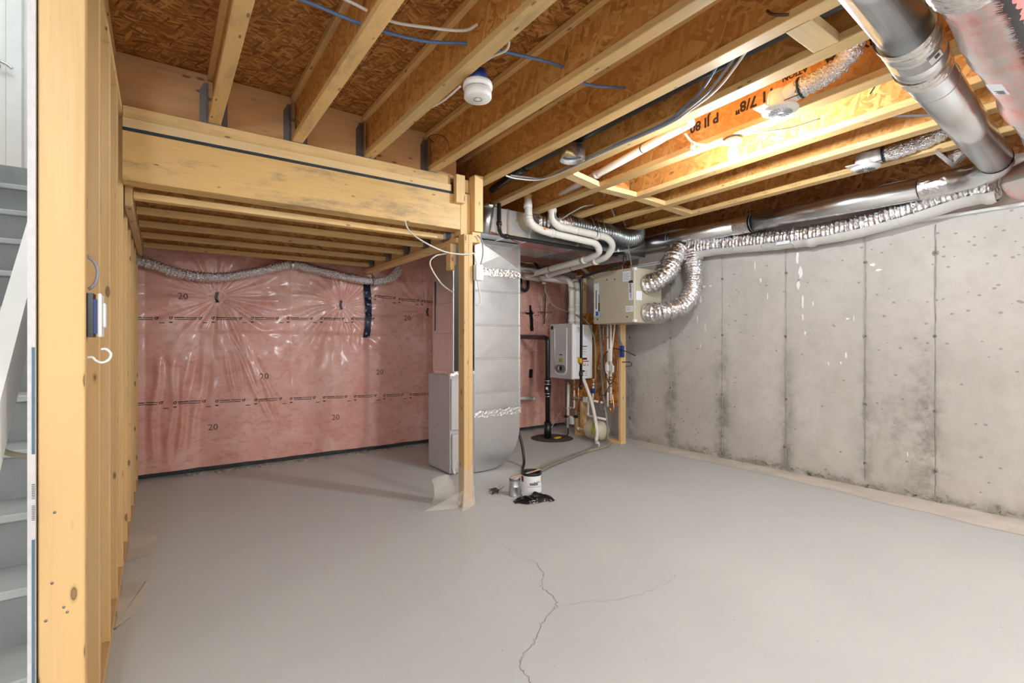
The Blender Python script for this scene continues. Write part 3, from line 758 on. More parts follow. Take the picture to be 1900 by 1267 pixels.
board('plate_offcut', (1.87, 1.944, 3.33, 3.41, 2.40, 2.50), 'paleX', 'pale offcut above the beam end by the tall upright')
board('side_block', (1.800, 1.850, 3.36, 3.43, 1.80, 2.0), 'studZ', 'short block against the back left of the post top')
# low ceiling under the landing
board('low_plate', (1.84, 1.925, 3.335, 5.50, 2.005, 2.046), 'studY', 'long wall plate running back from the post under the low joists', 'plate')
board('rim_board', (1.852, 1.888, 3.45, 5.50, 2.046, 2.29), 'studY', 'rim board on the long plate carrying the low joist hangers')
board('rim_board', (-.168, -.132, 3.46, 5.50, 2.0, 2.29), 'studY', 'rim board fixed to the stud wall holding the left ends of the low joists')
MB().box(-.17, 1.90, 3.462, 5.56, 2.295, 2.31).build('ceiling_low', M['osb_ceiling'], kind='structure')
lj = ['nearest the dropped beam', 'second behind the dropped beam', 'third behind the dropped beam', 'fourth behind the dropped beam', 'farthest back, next to the pink insulation']
for i, y in enumerate((3.505, 3.87, 4.29, 4.74, 5.22)):
    r_ = empty('low_joist', (.85, y, 2.05), 'short low ceiling joist ' + lj[i], 'joist', 'low joists behind the dropped beam')
    MB().box(-.130, 1.825, y - .032, y + .032, 2.05, 2.088, .003).build('bottom_flange', M['dressX'], r_)
    MB().box(-.130, 1.825, y - .006, y + .006, 2.088, 2.255).build('web', M['osb_web_shaded'], r_)
    MB().box(-.130, 1.825, y - .032, y + .032, 2.255, 2.293, .003).build('top_flange', M['dressX'], r_)
    m = MB(); m.box(1.80, 1.852, y - .0345, y - .0325, 2.048, 2.24); m.box(1.80, 1.852, y + .0325, y + .0345, 2.048, 2.24); m.box(1.80, 1.852, y - .0345, y + .0345, 2.0465, 2.0495); m.box(1.848, 1.8515, y - .065, y + .065, 2.06, 2.2)
    tag(m.build('low_hanger', M['hanger']), 'small dark hanger holding the low joist ' + lj[i], 'bracket', 'hangers on the low rim')

# =================================================================== STAIRCASE
stc = empty('staircase', (-.78, 3.2, 0), 'grey painted wooden staircase rising behind the stud wall', 'stairs')
for j in range(-2, 11):
    z = .46 + .19 * j; y = 2.198 + .2054 * j
    if j == -2: z = .10
    if j <= 9: MB().box(-1.275, -.285, y, y + .24, z - .028, z, .004).build('tread', M['nosing'], stc)
    z0 = .0 if j == -2 else (.46 + .19 * (j - 1) if j > -1 else .10)
    MB().box(-1.275, -.285, y + .026, y + .038, z0 + .0005, z - .0285).build('riser', M['stair'], stc)
MB().prism([(1.80, 0), (2.2, 0), (4.5, 2.05), (4.5, 2.3), (1.8, -.0)], 'X', -1.279, -1.276).build('stringer', M['stair'], stc)
hr = empty('handrail', (-.33, 2.0, 1.1), 'white painted handrail board sloping up along the stair wall', 'handrail')
d = Vector((0, .2054, .19)).normalized(); c0 = Vector((-.352, 1.99, 1.245))
MB().obox(c0 + d * .6, d, (1, 0, 0), d.cross(Vector((1, 0, 0))), 1.25, .024, .064).build('rail', M['rail'], hr)
m = MB(); m.tube([(-.345, 1.80, .985), (-.33, 1.81, .962), (-.30, 1.83, .945), (-.283, 1.83, .945)], .007, 8, 4); m.tube([(-.352, 1.72, 1.0), (-.345, 1.80, .985)], .007, 8)
m.build('rail_bracket', M['tan_hose'], hr)

# =================================================================== FURNACE AND DUCTS
fu = empty('furnace', (2.31, 4.34, 0), 'grey furnace cabinet standing on the floor behind the timber post', 'furnace')
m = MB(); m.box(2.20, 2.415, 4.12, 4.57, .01, .93, .004); m.build('cabinet', M['grey_enamel'], fu)
m = MB(); m.box(2.208, 2.41, 4.10, 4.12, .42, .90, .004); m.build('door', M['panel_grey'], fu)
m = MB(); m.box(2.215, 2.41, 4.095, 4.12, .05, .38, .004); m.build('door', M['panel_grey'], fu)
m = MB(); m.box(2.25, 2.415, 4.13, 4.56, .93, .965); m.box(2.20, 2.25, 4.11, 4.15, .925, .95); m.build('top_flange', M['foil_tape'], fu)
for (y, z) in ((4.35, .45), (4.22, .20), (4.44, .33)): MB().lathe([(.0001, -.002), (.005, -.001), (.006, .001)], (2.20, y, z), 'X', 8).build('screw', M['black'], fu)
m = MB(); m.tube([(2.225, 4.09, .06), (2.225, 4.085, .03), (2.24, 4.08, .02)], .012, 8); m.build('drain_elbow', M['white'], fu)
pn = empty('supply_plenum', (2.33, 4.34, .965), 'upright sheet metal plenum on top of the furnace cabinet', 'duct')
MB().box(2.245, 2.41, 4.125, 4.565, .966, 1.33, .002).build('lower_section', M['steel'], pn)
MB().box(2.243, 2.41, 4.123, 4.567, 1.33, 1.62, .002).build('middle_section', M['steel'], pn)
MB().box(2.245, 2.41, 4.125, 4.565, 1.62, 2.22, .002).build('upper_section', M['steel'], pn)
m = MB(); m.box(2.235, 2.246, 4.118, 4.135, .966, 2.2); m.build('corner_seam', M['pipe_steel'], pn)
m = MB(); m.box(2.239, 2.2425, 4.50, 4.515, 1.36, 1.85); m.build('marker_stripe', M['navy_tape'], pn)
m = MB(); m.box(2.247, 2.41, 4.112, 4.122, .97, 2.2); m.build('front_face_shade', M['iron'], pn)  # dark sheet added as the shade on the plenum's front face

rd = empty('return_duct_drop', (2.68, 4.27, 0), 'tall vertical galvanised duct with a rounded boot at the floor, right of the post', 'duct')
DX0, DX1, DY = 2.418, 2.945, 4.03
poly = [(DX0, .55), (DX0, .012), (2.52, .012)] + [(2.575 + .37 * math.sin(a), .40 - .385 * math.cos(a)) for a in np.linspace(0, math.pi / 2, 14)] + [(DX1, .55)]
MB().prism(poly, 'Y', DY, 4.52).build('boot', M['steel'], rd)
zb = [.555, .76, 1.085, 1.41, 1.735, 1.93]
for a, b in zip(zb[:-1], zb[1:]):
    m = MB(); y = DY + .002
    m.box(DX0, DX1, y, 4.52, a, b - .002)
    xm, zm = (DX0 + DX1) / 2, (a + b) / 2
    m.add([(DX0, y, a), (DX1, y, a), (DX1, y, b), (DX0, y, b), (xm, y - .003, zm)], [(0, 1, 4), (1, 2, 4), (2, 3, 4), (3, 0, 4)])
    m.build('duct_panel', M['steel'], rd)
for z in zb[1:-1]: MB().box(DX0 - .002, DX1 + .002, DY - .006, 4.522, z - .007, z + .007, .002).build('standing_seam', M['pipe_steel'], rd)
for x in (DX0, DX1): MB().box(x - .005, x + .005, DY - .004, DY + .02, .55, 2.21).build('corner_lock', M['pipe_steel'], rd)
for z in (.555, 1.915):
    xs_ = np.linspace(DX0 - .008, DX1 + .008, 26); t_ = np.linspace(-.034, .034, 6); X_, T_ = np.meshgrid(xs_, t_)
    m = MB().grid(X_, DY - .006 - .004 * rng.random(X_.shape), z + T_ + .004 * rng.normal(size=X_.shape) + .014 * (X_ - DX0))
    m.build('sealing_tape', M['foil_tape'], rd)
m = MB(); xm, zm = (DX0 + DX1) / 2 + .02, 2.085; y = DY - .002
m.add([(DX0, y, 1.96), (DX1, y, 1.97), (DX1, y, 2.225), (DX0, y, 2.225), (xm, y - .014, zm)], [(0, 1, 4), (1, 2, 4), (2, 3, 4), (3, 0, 4)])
m.build('cross_broken_panel', M['steel'], rd)
MB().box(DX0, DX1, DY, 4.52, 1.93, 2.225).build('top_section', M['steel'], rd)

tk = empty('trunk_duct', (3.6, 4.2, 2.23), 'large rectangular galvanised trunk duct hung under the joists', 'duct')
TX = [2.39, 2.66, 2.93, 3.55, 4.17, 4.62]
for a, b in zip(TX[:-1], TX[1:]):
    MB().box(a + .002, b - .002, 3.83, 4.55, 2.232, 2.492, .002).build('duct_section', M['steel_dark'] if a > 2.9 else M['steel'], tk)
for x in TX[1:-1]: MB().box(x - .014, x + .014, 3.822, 4.56, 2.226, 2.496, .003).build('drive_cleat', M['pipe_steel'], tk)
for k in range(6): MB().box(2.445 + k * .017, 2.452 + k * .017, 3.822, 3.831, 2.24, 2.48).build('stiffener_rib', M['pipe_steel'], tk)
m = MB(); m.tube([(2.45, 3.80, 2.25), (2.62, 3.81, 2.226), (2.9, 3.9, 2.2), (3.3, 4.0, 2.205), (3.9, 4.1, 2.2), (4.6, 4.1, 2.21)], .004, 6, 6); tag(m.build('thermostat_wire', M['red'], origin=(3.4, 3.9, 2.2)), 'thin red thermostat wire running under the trunk duct', 'wire')
hz_ = empty('round_branch', (3.4, 4.9, 2.1), 'round galvanised branch duct running behind the white pipes', 'duct')
MB().cyl((2.8, 4.95, 2.16), (4.5, 4.95, 2.16), .075).build('pipe', M['pipe_steel'], hz_)
for x in (3.55, 3.85): MB().tube([(x, 4.87, 2.14), (x, 4.88, 2.2), (x, 4.95, 2.245), (x, 5.02, 2.2)], .008, 6, 3).build('strap', M['iron'], hz_)
bt = empty('supply_boot', (2.41, 3.74, 2.2), 'slanted round takeoff pipe rising beside the tall upright offcut', 'duct')
MB().cyl((2.385, 3.80, 2.22), (2.41, 3.76, 2.47), .047).build('pipe', M['steel'], bt)
MB().cyl((2.408, 3.763, 2.45), (2.413, 3.755, 2.495), .051).build('collar', M['pipe_steel'], bt)

# bare flex duct
def corr(r, pitch, amp, rough_amp, seed):
    def f(d, a, P):
        return r + amp * math.sin(2 * math.pi * d / pitch) + rough_amp * mnoise.noise(P * 34 + Vector((seed, 0, 0))) + rough_amp * .6 * mnoise.noise(P * 75 + Vector((0, seed, 0)))
    return f
bf = empty('bare_flex_duct', (3.9, 3.75, 2.33), 'dark ribbed bare flexible duct hooking across in front of the trunk', 'duct')
fr = corr(0, .034, .010, .002, 1)
MB().tube([(3.05, 3.86, 2.43), (3.25, 3.75, 2.43), (3.60, 3.735, 2.425), (3.95, 3.725, 2.40), (4.18, 3.74, 2.385), (4.36, 3.78, 2.42), (4.47, 3.84, 2.50), (4.50, 3.88, 2.60)], .09, 26, 10, rf=lambda d, a, P: .081 + .017 * min(1, max(0, (P.x - 3.7) / .35)) + fr(d, a, P), step=.0055).build('ribbed_tube', M['dark_flex'], bf)
MB().tube([(3.05, 3.86, 2.43), (3.22, 3.76, 2.43), (3.36, 3.742, 2.428)], .089, 20, 6, rf=corr(.088, .2, .001, .010, 4), step=.012).build('foil_joint', M['foil'], bf)
for x in (3.60, 3.67, 3.75): MB().tube([(x, 3.62, 2.40), (x - .008, 3.66, 2.5), (x + .006, 3.70, 2.56)], .007, 6, 3).build('hanger_strap', M['pipe_steel'], bf)
MB().cyl((4.475, 3.85, 2.515), (4.488, 3.865, 2.555), .112).build('blue_tape', M['blue'], bf)

# big round pipe across the ceiling and along the right wall
rp = empty('round_duct', (3.4, .74, 2.33), 'shiny round galvanised duct crossing under the joists at upper right', 'duct')
A0, A1 = Vector((1.0, .585, 2.405)), Vector((2.32, .665, 2.405))
MB().cyl(A0, A1, .083, seg=40).build('pipe', M['pipe_steel'], rp)
B0, B1 = Vector((2.58, .70, 2.405)), Vector((4.30, .795, 2.40))
MB().cyl(B0, B1, .086, seg=40).build('pipe', M['pipe_steel'], rp)
m = MB().cyl(A1 - Vector((.05, .003, 0)), (2.45, .68, 2.405), .094, .097, seg=24); m.cyl((2.45, .68, 2.405), B0 + Vector((.04, .002, 0)), .097, .091, seg=24); m.build('gored_fitting', M['pipe_steel'], rp)
for c_, r_ in ((Vector((2.29, .663, 2.405)), .096), (Vector((2.60, .701, 2.405)), .0945)):
    MB().tube([c_ - Vector((.05, .003, 0)), c_ + Vector((.05, .003, 0))], r_, 36, rf=lambda d, a, P: r_ + .0045 * mnoise.noise(P * 60), cap=False, step=.012).build('foil_tape', M['foil_tape'], rp)
MB().cyl(Vector((2.80, .712, 2.405)), Vector((2.806, .7125, 2.405)), .0885, seg=36).build('pipe_seam', M['pipe_steel'], rp)
def stuck(name, pc, u_, v_, w_, h_, mat, parent, off=0.0):
    m = MB(); quad(m, Vector(pc) - Vector(u_) * w_ / 2 - Vector(v_) * h_ / 2, Vector(u_), Vector(v_), w_, h_); return m.build(name, mat, parent)
tdir = Vector((1, .055, 0)).normalized(); nd = Vector((-.35, -.62, -.70)); nd = (nd - tdir * nd.dot(tdir)).normalized(); vd = tdir.cross(nd)
stuck('barcode_label', Vector((2.40, .672, 2.405)) + nd * .1005, tdir, vd, .05, .045, M['label'], rp)
m = MB()
for k in range(7): quad(m, Vector((2.40, .672, 2.405)) + nd * .1012 + tdir * (-.018 + k * .004) - vd * .015, tdir, vd, .002 + .001 * (k % 2), .018)
m.build('barcode', M['ink'], rp, kind='stuff')
elb = []
for k in range(10):
    a = math.pi / 2 * k / 9; elb.append(Vector((4.30 + .36 * math.sin(a), .795 + .36 * (1 - math.cos(a)), 2.40)))
MB().tube(elb, .089, 36, cap=False).build('elbow', M['pipe_steel'], rp)
MB().tube([(4.655, 1.06, 2.40), (4.665, 1.26, 2.40)], .092, 36, rf=lambda d, a, P: .092 + .004 * mnoise.noise(P * 60), cap=False, step=.012).build('foil_tape', M['foil_tape'], rp)
MB().cyl((4.66, 1.10, 2.40), (4.71, 2.66, 2.405), .085, seg=40).build('wall_pipe', M['pipe_steel'], rp)
MB().cyl((4.71, 2.66, 2.405), (4.72, 4.25, 2.405), .083, seg=40).build('wall_pipe', M['pipe_steel'], rp)
MB().tube([(4.708, 2.60, 2.405), (4.711, 2.76, 2.405)], .0885, 36, rf=lambda d, a, P: .0885 + .0045 * mnoise.noise(P * 60), cap=False, step=.012).build('foil_tape', M['foil_tape'], rp)
for y in (2.58, 3.55):
    MB().tube([(4.64, y, 2.56)] + [(4.705 + .0875 * math.cos(a), y, 2.405 + .0875 * math.sin(a)) for a in np.linspace(2.4, 5.2, 12)], .0045, 6).build('hanger_strap', M['hanger'], rp)
m = MB(); m.beam((4.17, 1.05, 2.50), (4.56, 1.04, 2.47), .03, .003); m.build('hanger_bracket', M['pipe_steel'], rp)

# insulated duct in clear sleeve beside it
pd = empty('insulated_duct', (3.0, .5, 2.2), 'fat pink insulated duct in a clear sleeve, nearest the camera at upper right', 'duct')
path = [(1.0, .36, 2.38), (1.7, .40, 2.38), (2.2, .425, 2.375), (3.0, .46, 2.37), (3.7, .485, 2.37), (4.25, .50, 2.37), (4.55, .58, 2.34), (4.70, .75, 2.31)]
def lump(d, a, P): return .112 + .010 * mnoise.noise(P * 5) + .004 * mnoise.noise(P * 22) + .006 * math.sin(d * 9)
MB().tube(path, .11, 30, 10, rf=lump, step=.02).build('sleeve', M['pink_duct'], pd)
m = MB(); prev = None
def on_sleeve(x, a, r=.124): return Vector((x, .40 + (x - 1.7) * .042 + r * math.cos(math.radians(a)), 2.375 + r * math.sin(math.radians(a))))
for k in range(90):                                   # torn dark backing with a frayed edge
    x = 1.95 + k * .018; a0 = 235 + 2 * rng.normal(); a1 = 246 - k * .04 + 1.2 * rng.normal()
    cur = [on_sleeve(x, a0 + (a1 - a0) * j / 4, .128) for j in range(5)]
    if prev: m.add(prev + cur, [(j, j + 1, 6 + j, 5 + j) for j in range(4)])
    prev = cur
    for q in range(6):
        xx = x + rng.random() * .018; aa = a1 - 2 + rng.random() * 2; L_ = 4 + 7 * rng.random(); w_ = .0015 + .002 * rng.random()
        m.add([on_sleeve(xx - w_, aa, .128), on_sleeve(xx + w_, aa, .128), on_sleeve(xx - .012 - .02 * rng.random(), aa + L_, .129)], [(0, 1, 2)])
m.build('torn_backing', M['black'], pd, kind='stuff')
MB().tube([(1.70, .405, 2.372), (1.86, .41, 2.372), (2.02, .418, 2.372)], .116, 26, rf=lambda d, a, P: .117 + .008 * mnoise.noise(P * 40), cap=False, step=.014).build('foil_tape', M['foil_tape'], pd)
pc = Vector((2.72, .45, 2.372)); nd = Vector((0, .35, -.94)).normalized(); vd = Vector((1, 0, 0)).cross(nd)
stuck('paper_label', pc + nd * .126, (1, 0, 0), vd, .14, .05, M['label'], pd)
m = MB()
for k in range(4): quad(m, pc + nd * .1268 + Vector((1, 0, 0)) * (.02 + .012 * k) - vd * .015, Vector((1, 0, 0)), vd, .006, .03 - .006 * (k % 2))
m.build('label_print', M['ink'], pd, kind='stuff')

ifd = empty('foil_flex_duct', (4.79, 2.4, 2.12), 'long foil flexible duct in a pale sleeve along the top of the concrete wall', 'duct')
wp = [(4.72, .86, 2.32), (4.765, 1.05, 2.325), (4.785, 1.35, 2.272), (4.79, 1.72, 2.225), (4.79, 2.12, 2.213), (4.79, 2.62, 2.238), (4.775, 3.05, 2.262), (4.75, 3.34, 2.262)]
MB().tube(wp, .082, 26, 12, rf=corr(.084, .036, .007, .014, 2), step=.0065).build('foil_tube', M['foil'], ifd)
# sleeve: a lower half shell round the foil
P = resample(spline([Vector(p) for p in wp], 12), .03); vs = []; na = 12
for i, p in enumerate(P):
    for k in range(na):
        a = math.radians(205 + 150 * k / (na - 1)); rr = .094 + .006 * mnoise.noise(p * 9 + Vector((k * .3, 0, 0))) + (.014 if 0 < i % 40 < 3 else 0)
        vs.append((p.x + rr * math.cos(a), p.y, p.z + rr * math.sin(a) - .006))
m = MB(); m.add(vs, [(i * na + k, i * na + k + 1, (i + 1) * na + k + 1, (i + 1) * na + k) for i in range(len(P) - 1) for k in range(na - 1)], True)
m.build('vapour_sleeve', M['sleeve'], ifd)
stuck('paper_label', (4.70, 2.30, 2.165), (0, -1, 0), (0.25, 0, .97), .12, .03, M['label'], ifd)
def leg(name, path, r, label, seed):
    L = empty(name, path[-1], label, 'duct', 'foil hoses of the ventilator')
    MB().tube(path, r, 26, 12, rf=corr(r, .034, .005, .024, seed), step=.007).build('foil_tube', M['foil'], L)
    e = Vector(path[-1]); d = (Vector(path[-2]) - e).normalized()
    MB().cyl(e, e + d * .03, r + .012, seg=24).build('clamp_ring', M['foil_tape'], L)
leg('ventilator_hose', [(4.70, 3.42, 2.27), (4.62, 3.42, 2.20), (4.52, 3.40, 2.06), (4.40, 3.42, 1.94), (4.36, 3.50, 1.89), (4.36, 3.585, 1.88)], .096, 'upper crinkled foil hose bending into the ventilator box', 5)
leg('ventilator_hose', [(4.74, 3.30, 2.25), (4.745, 3.28, 2.12), (4.74, 3.26, 1.94), (4.68, 3.26, 1.76), (4.54, 3.28, 1.63), (4.40, 3.40, 1.575), (4.36, 3.50, 1.565), (4.36, 3.585, 1.57)], .092, 'lower crinkled foil hose looping down into the ventilator box', 9)

# =================================================================== HRV
hv = empty('heat_recovery_ventilator', (4.42, 3.89, 1.455), 'beige ventilator box hung by chains beside the concrete wall', 'ventilator')
HX, H0, H1, HZ0, HZ1 = 4.16, 3.60, 4.215, 1.455, 2.05
MB().box(HX + .012, 4.62, H0, H1, HZ0, HZ1, .005).build('case', M['hrv'], hv)
MB().box(HX, HX + .012, H0 + .002, H1, HZ0 + .002, HZ1 - .002, .003).build('door_panel', M['hrv'], hv)
def lab(y0, y1, z0, z1, mat, off=.001, name='label'):
    m = MB(); quad(m, (HX - off, y1, z0), (0, -1, 0), (0, 0, 1), y1 - y0, z1 - z0); return m.build(name, M[mat], hv)
lab(3.65, 3.76, 1.91, 2.02, 'label'); lab(3.61, 3.72, 1.575, 1.64, 'label')
lab(4.125, 4.205, 1.545, 1.93, 'label'); lab(4.135, 4.18, 1.55, 1.60, 'label_blue', .002); lab(4.115, 4.135, 1.60, 1.70, 'ink', .002, 'label_print'); 
lab(4.118, 4.132, 1.70, 1.80, 'ink_grey', .002, 'label_print'); lab(4.16, 4.18, 1.63, 1.85, 'ink_grey', .002, 'label_print')
m = MB()
for k in range(5): quad(m, (HX - .002, 3.75, 1.925 + .017 * k), (0, -1, 0), (0, 0, 1), .09 - .02 * (k % 2), .004)
for k in range(2): quad(m, (HX - .002, 3.71, 1.595 + .018 * k), (0, -1, 0), (0, 0, 1), .06, .004)
m.build('label_print', M['ink_grey'], hv, kind='stuff')
m = MB(); m.prism([(3.612, 1.70), (3.675, 1.70), (3.675, 1.90), (3.665, 1.915), (3.622, 1.915), (3.612, 1.90)], 'X', HX - .0015, HX - .0005); m.build('energy_label', M['label'], hv)
m = MB(); m.prism([(3.613, 1.885), (3.674, 1.885), (3.674, 1.90), (3.665, 1.914), (3.622, 1.914), (3.613, 1.90)], 'X', HX - .0025, HX - .0015)
m.build('label_cap', M['ink'], hv)
for (z, s_) in ((1.835, 'E'), (1.785, 'E')): text_mb(s_, .058, (HX - .003, 3.664, z), (0, -1, 0), (0, 0, 1), bold=.03).build('label_lettering', M['ink'], hv, kind='stuff')
text_mb('VERV', .026, (HX - .003, 3.655, 1.778), (0, 0, -1), (0, -1, 0), bold=.02).build('label_lettering', M['ink'], hv, kind='stuff')
for (y, z) in ((3.88, 1.95), (4.0, 1.955), (3.70, 1.52), (4.15, 1.51)): MB().lathe([(.0001, -.002), (.009, -.0015), (.010, .001)], (HX, y, z), 'X', 10).build('screw', M['black'], hv)
m = MB(); quad(m, (4.19, H0 - .001, 1.70), (1, 0, 0), (0, 0, 1), .095, .10); m.build('label', M['label'], hv)
for z in (HZ1 - .03, HZ0 + .005): MB().box(HX - .006, HX + .035, H0 - .012, H0 + .02, z, z + .03, .003).build('latch', M['white'], hv)
def chain(p, q, label):
    p, q = Vector(p), Vector(q); m = MB(); n = max(2, int((q - p).length / .022))
    for k in range(n):
        c = p.lerp(q, (k + .5) / n); ax = Vector((1, 0, 0)) if k % 2 else Vector((0, 1, 0))
        pts = [c + ax * .006 * math.cos(a) + Vector((0, 0, 1)) * .014 * math.sin(a) for a in np.linspace(0, 2 * math.pi, 9)]
        m.tube(pts, .0022, 5, cap=False)
    tag(m.build('support_chain', M['chrome']), label, 'chain')
chain((4.19, 3.66, 2.05), (4.15, 3.70, 2.44), 'thin steel chain holding the near corner of the ventilator box')
chain((4.55, 4.12, 2.05), (4.55, 4.12, 2.23), 'steel chain at the far corner of the ventilator box')

# =================================================================== WATER HEATER AND RACK
rk = empty('backing_rack', (4.58, 4.55, 0), 'wood frame with OSB backing behind the water heater, standing by the concrete wall', 'rack')
MB().box(4.55, 4.64, 4.145, 4.183, 0.038, 2.1, .003).build('stud', M['studZ'], rk)
MB().box(4.55, 4.64, 4.83, 4.868, 0.038, 2.1, .003).build('stud', M['studZ'], rk)
MB().box(4.55, 4.64, 4.93, 4.968, 0.038, 2.1, .003).build('stud', M['studZ'], rk)
MB().box(4.55, 4.64, 4.145, 4.968, 0, .038, .003).build('bottom_plate', M['studY'], rk)
MB().box(4.535, 4.549, 4.19, 5.02, .47, 1.62, .001).build('backing_panel', M['osb_panel'], rk)
wh = empty('water_heater', (4.33, 4.80, .78), 'white wall-hung tankless water heater with grey front panel', 'heater')
VX, VY0, VY1, VZ0, VZ1 = 4.155, 4.58, 5.015, .78, 1.475
MB().box(VX + .05, 4.50, VY0, VY1, VZ0, VZ1 - .012, .006).build('case', M['white_enamel'], wh)
MB().box(VX + .006, VX + .05, VY0 - .001, VY1 + .001, VZ0 - .002, VZ1, .01).build('front_frame', M['white_enamel'], wh)
MB().box(VX, VX + .008, VY0 + .012, VY1 - .004, VZ0 + .004, VZ1 - .006, .004).build('front_panel', M['panel_grey'], wh)
def wpanel(y0, y1, z0, z1, off, mat, name, c=.0):
    m = MB(); m.box(VX - off, VX + .002, y0, y1, z0, z1, c); return m.build(name, mat, wh)
# raised U-shaped bezel and control pod
yc = 4.80
bez = [(yc + .115, 1.42), (yc + .115, .90)] + [(yc + .085 * math.cos(a) + .03 * (1 if math.cos(a) > 0 else -1), .90 + .07 * math.sin(a)) for a in np.linspace(0, -math.pi, 13)] + [(yc - .115, .90), (yc - .115, 1.42)]
m = MB(); m.tube([(VX - .001, y, z) for y, z in bez], .006, 8); m.build('bezel', M['white_enamel'], wh)
pod = [(yc + .06 * math.cos(a) + (.035 if math.cos(a) > 0 else -.035), .905 + .05 * math.sin(a)) for a in np.linspace(0, 2 * math.pi, 25)[:-1]]
m = MB(); m.prism(pod, 'X', VX - .010, VX); m.build('control_pod', M['dark_grey'], wh)
m = MB(); m.box(VX - .013, VX - .009, yc - .035, yc + .012, .885, .935); m.build('display', M['black'], wh)
m = MB(); m.box(VX - .0128, VX - .009, yc + .014, yc + .034, .887, .932); m.build('button', M['label'], wh)
m = MB(); m.box(VX - .002, VX, yc - .035, yc + .035, .985, 1.035); m.build('yellow_sticker', M['lime'], wh)
m = MB(); m.box(VX - .0015, VX, yc - .03, yc + .025, 1.075, 1.087); m.build('nameplate', M['ink'], wh)
m = MB(); m.lathe([(.0001, -.003), (.026, -.003), (.028, .001)], (VX, VY1 - .045, 1.43), 'X', 16); m.build('grommet', M['black'], wh)
def wside(x0, x1, z0, z1, mat, name='warning_print', off=.001):
    m = MB(); quad(m, (x0, VY0 - off, z0), (1, 0, 0), (0, 0, 1), x1 - x0, z1 - z0); return m.build(name, M[mat], wh)
sd = MB(); sd.prism([(4.215, .79), (4.475, .79), (4.475, 1.20), (4.44, 1.29), (4.37, 1.35), (4.345, 1.39), (4.345, 1.465), (4.215, 1.465)], 'Y', VY0 - .004, VY0); sd.build('side_label', M['label'], wh)
wside(4.30, 4.40, 1.185, 1.195, 'ink', off=.006); wside(4.30, 4.40, 1.02, 1.045, 'ink', off=.006)
wside(4.30, 4.36, .993, 1.006, 'red', off=.006); wside(4.362, 4.43, .993, 1.006, 'red', off=.006)
for x in (4.325, 4.355, 4.40):
    m = MB(); m.add([(x, VY0 - .006, .945), (x + .024, VY0 - .006, .945), (x + .016, VY0 - .006, .972)], [(0, 1, 2)]); m.build('warning_symbol', M['red'], wh)
for i, (z, w_) in enumerate(((1.165, .05), (1.145, .08), (1.118, .08), (1.09, .06))): wside(4.305, 4.305 + w_, z, z + .005, 'red' if i == 2 else 'ink_grey', off=.006)
for i in range(6): wside(4.305 + (i % 2) * .06, 4.345 + (i % 2) * .06, .82 + .016 * (i // 2) * 1.6, .826 + .016 * (i // 2) * 1.6, 'ink_grey', off=.006)
for i in range(4): wside(4.235, 4.275, 1.42 - i * .018, 1.426 - i * .018, 'red' if i < 2 else 'ink_grey', off=.006)
for x, y, h, nm in ((4.29, 4.74, 1.60, 'intake_collar'), (4.38, 4.74, 1.58, 'exhaust_collar')):
    m = MB(); m.cyl((x, y, 1.462), (x, y, h), .042); m.cyl((x, y, 1.50), (x, y, 1.53), .049); m.build(nm, M['pvc'], wh)
m = MB(); m.box(4.40, 4.47, 4.70, 4.78, 1.463, 1.50); m.build('top_bracket', M['steel_dark'], wh)

def pipe(name, pts, r, mat, label, cat='pipe', rad=None, group=None, seg=14, fit=None, fitmat=None, smooth=0):
    root = empty(name, pts[-1] if pts[-1][2] < pts[0][2] else pts[0], label, cat, group)
    P = round_path(pts, rad) if rad else pts
    MB().tube(P, r, seg, smooth).build('tube', M[mat], root)
    if fit:
        for (p, q, rr) in fit: MB().cyl(p, q, rr, seg=16).build('coupling', M[fitmat or mat], root)
    return root
# white vent pipes of the heater: two runs
def sweep_fit(c, d, L, r): c, d = Vector(c), Vector(d).normalized(); return (c - d * L / 2, c + d * L / 2, r)
pa = pipe('white_vent_pipe', [(2.80, 3.70, 2.62), (2.81, 3.70, 2.36), (2.97, 3.71, 2.31), (3.70, 3.71, 2.275), (3.79, 3.74, 2.20), (3.81, 3.92, 2.155), (3.86, 5.23, 2.10), (3.98, 5.28, 2.105), (4.26, 5.25, 2.10)], .036, 'pvc',
     'white vent pipe whose upper end stops short at orange primer, left of the pair', rad=.09, group='white vent pipes', seg=20,
     fit=[sweep_fit((2.80, 3.70, 2.52), (0, 0, 1), .04, .041), sweep_fit((2.805, 3.70, 2.41), (0, 0, 1), .03, .041), sweep_fit((3.10, 3.71, 2.304), (1, 0, -.05), .04, .041), sweep_fit((3.815, 4.02, 2.151), (.04, 1, -.04), .05, .042), sweep_fit((3.857, 5.12, 2.105), (.04, 1, -.04), .05, .042), sweep_fit((4.15, 5.265, 2.103), (1, -.1, -.02), .05, .042)])
MB().tube([(2.80, 3.70, 2.60), (2.80, 3.70, 2.625)], .0385, 16).build('primer_stain', M['orange'], pa); MB().lathe([(.0001, .0), (.012, .001), (.013, -.004)], (2.98, 3.668, 2.325), 'Y', 10).build('primer_stain', M['orange'], pa)
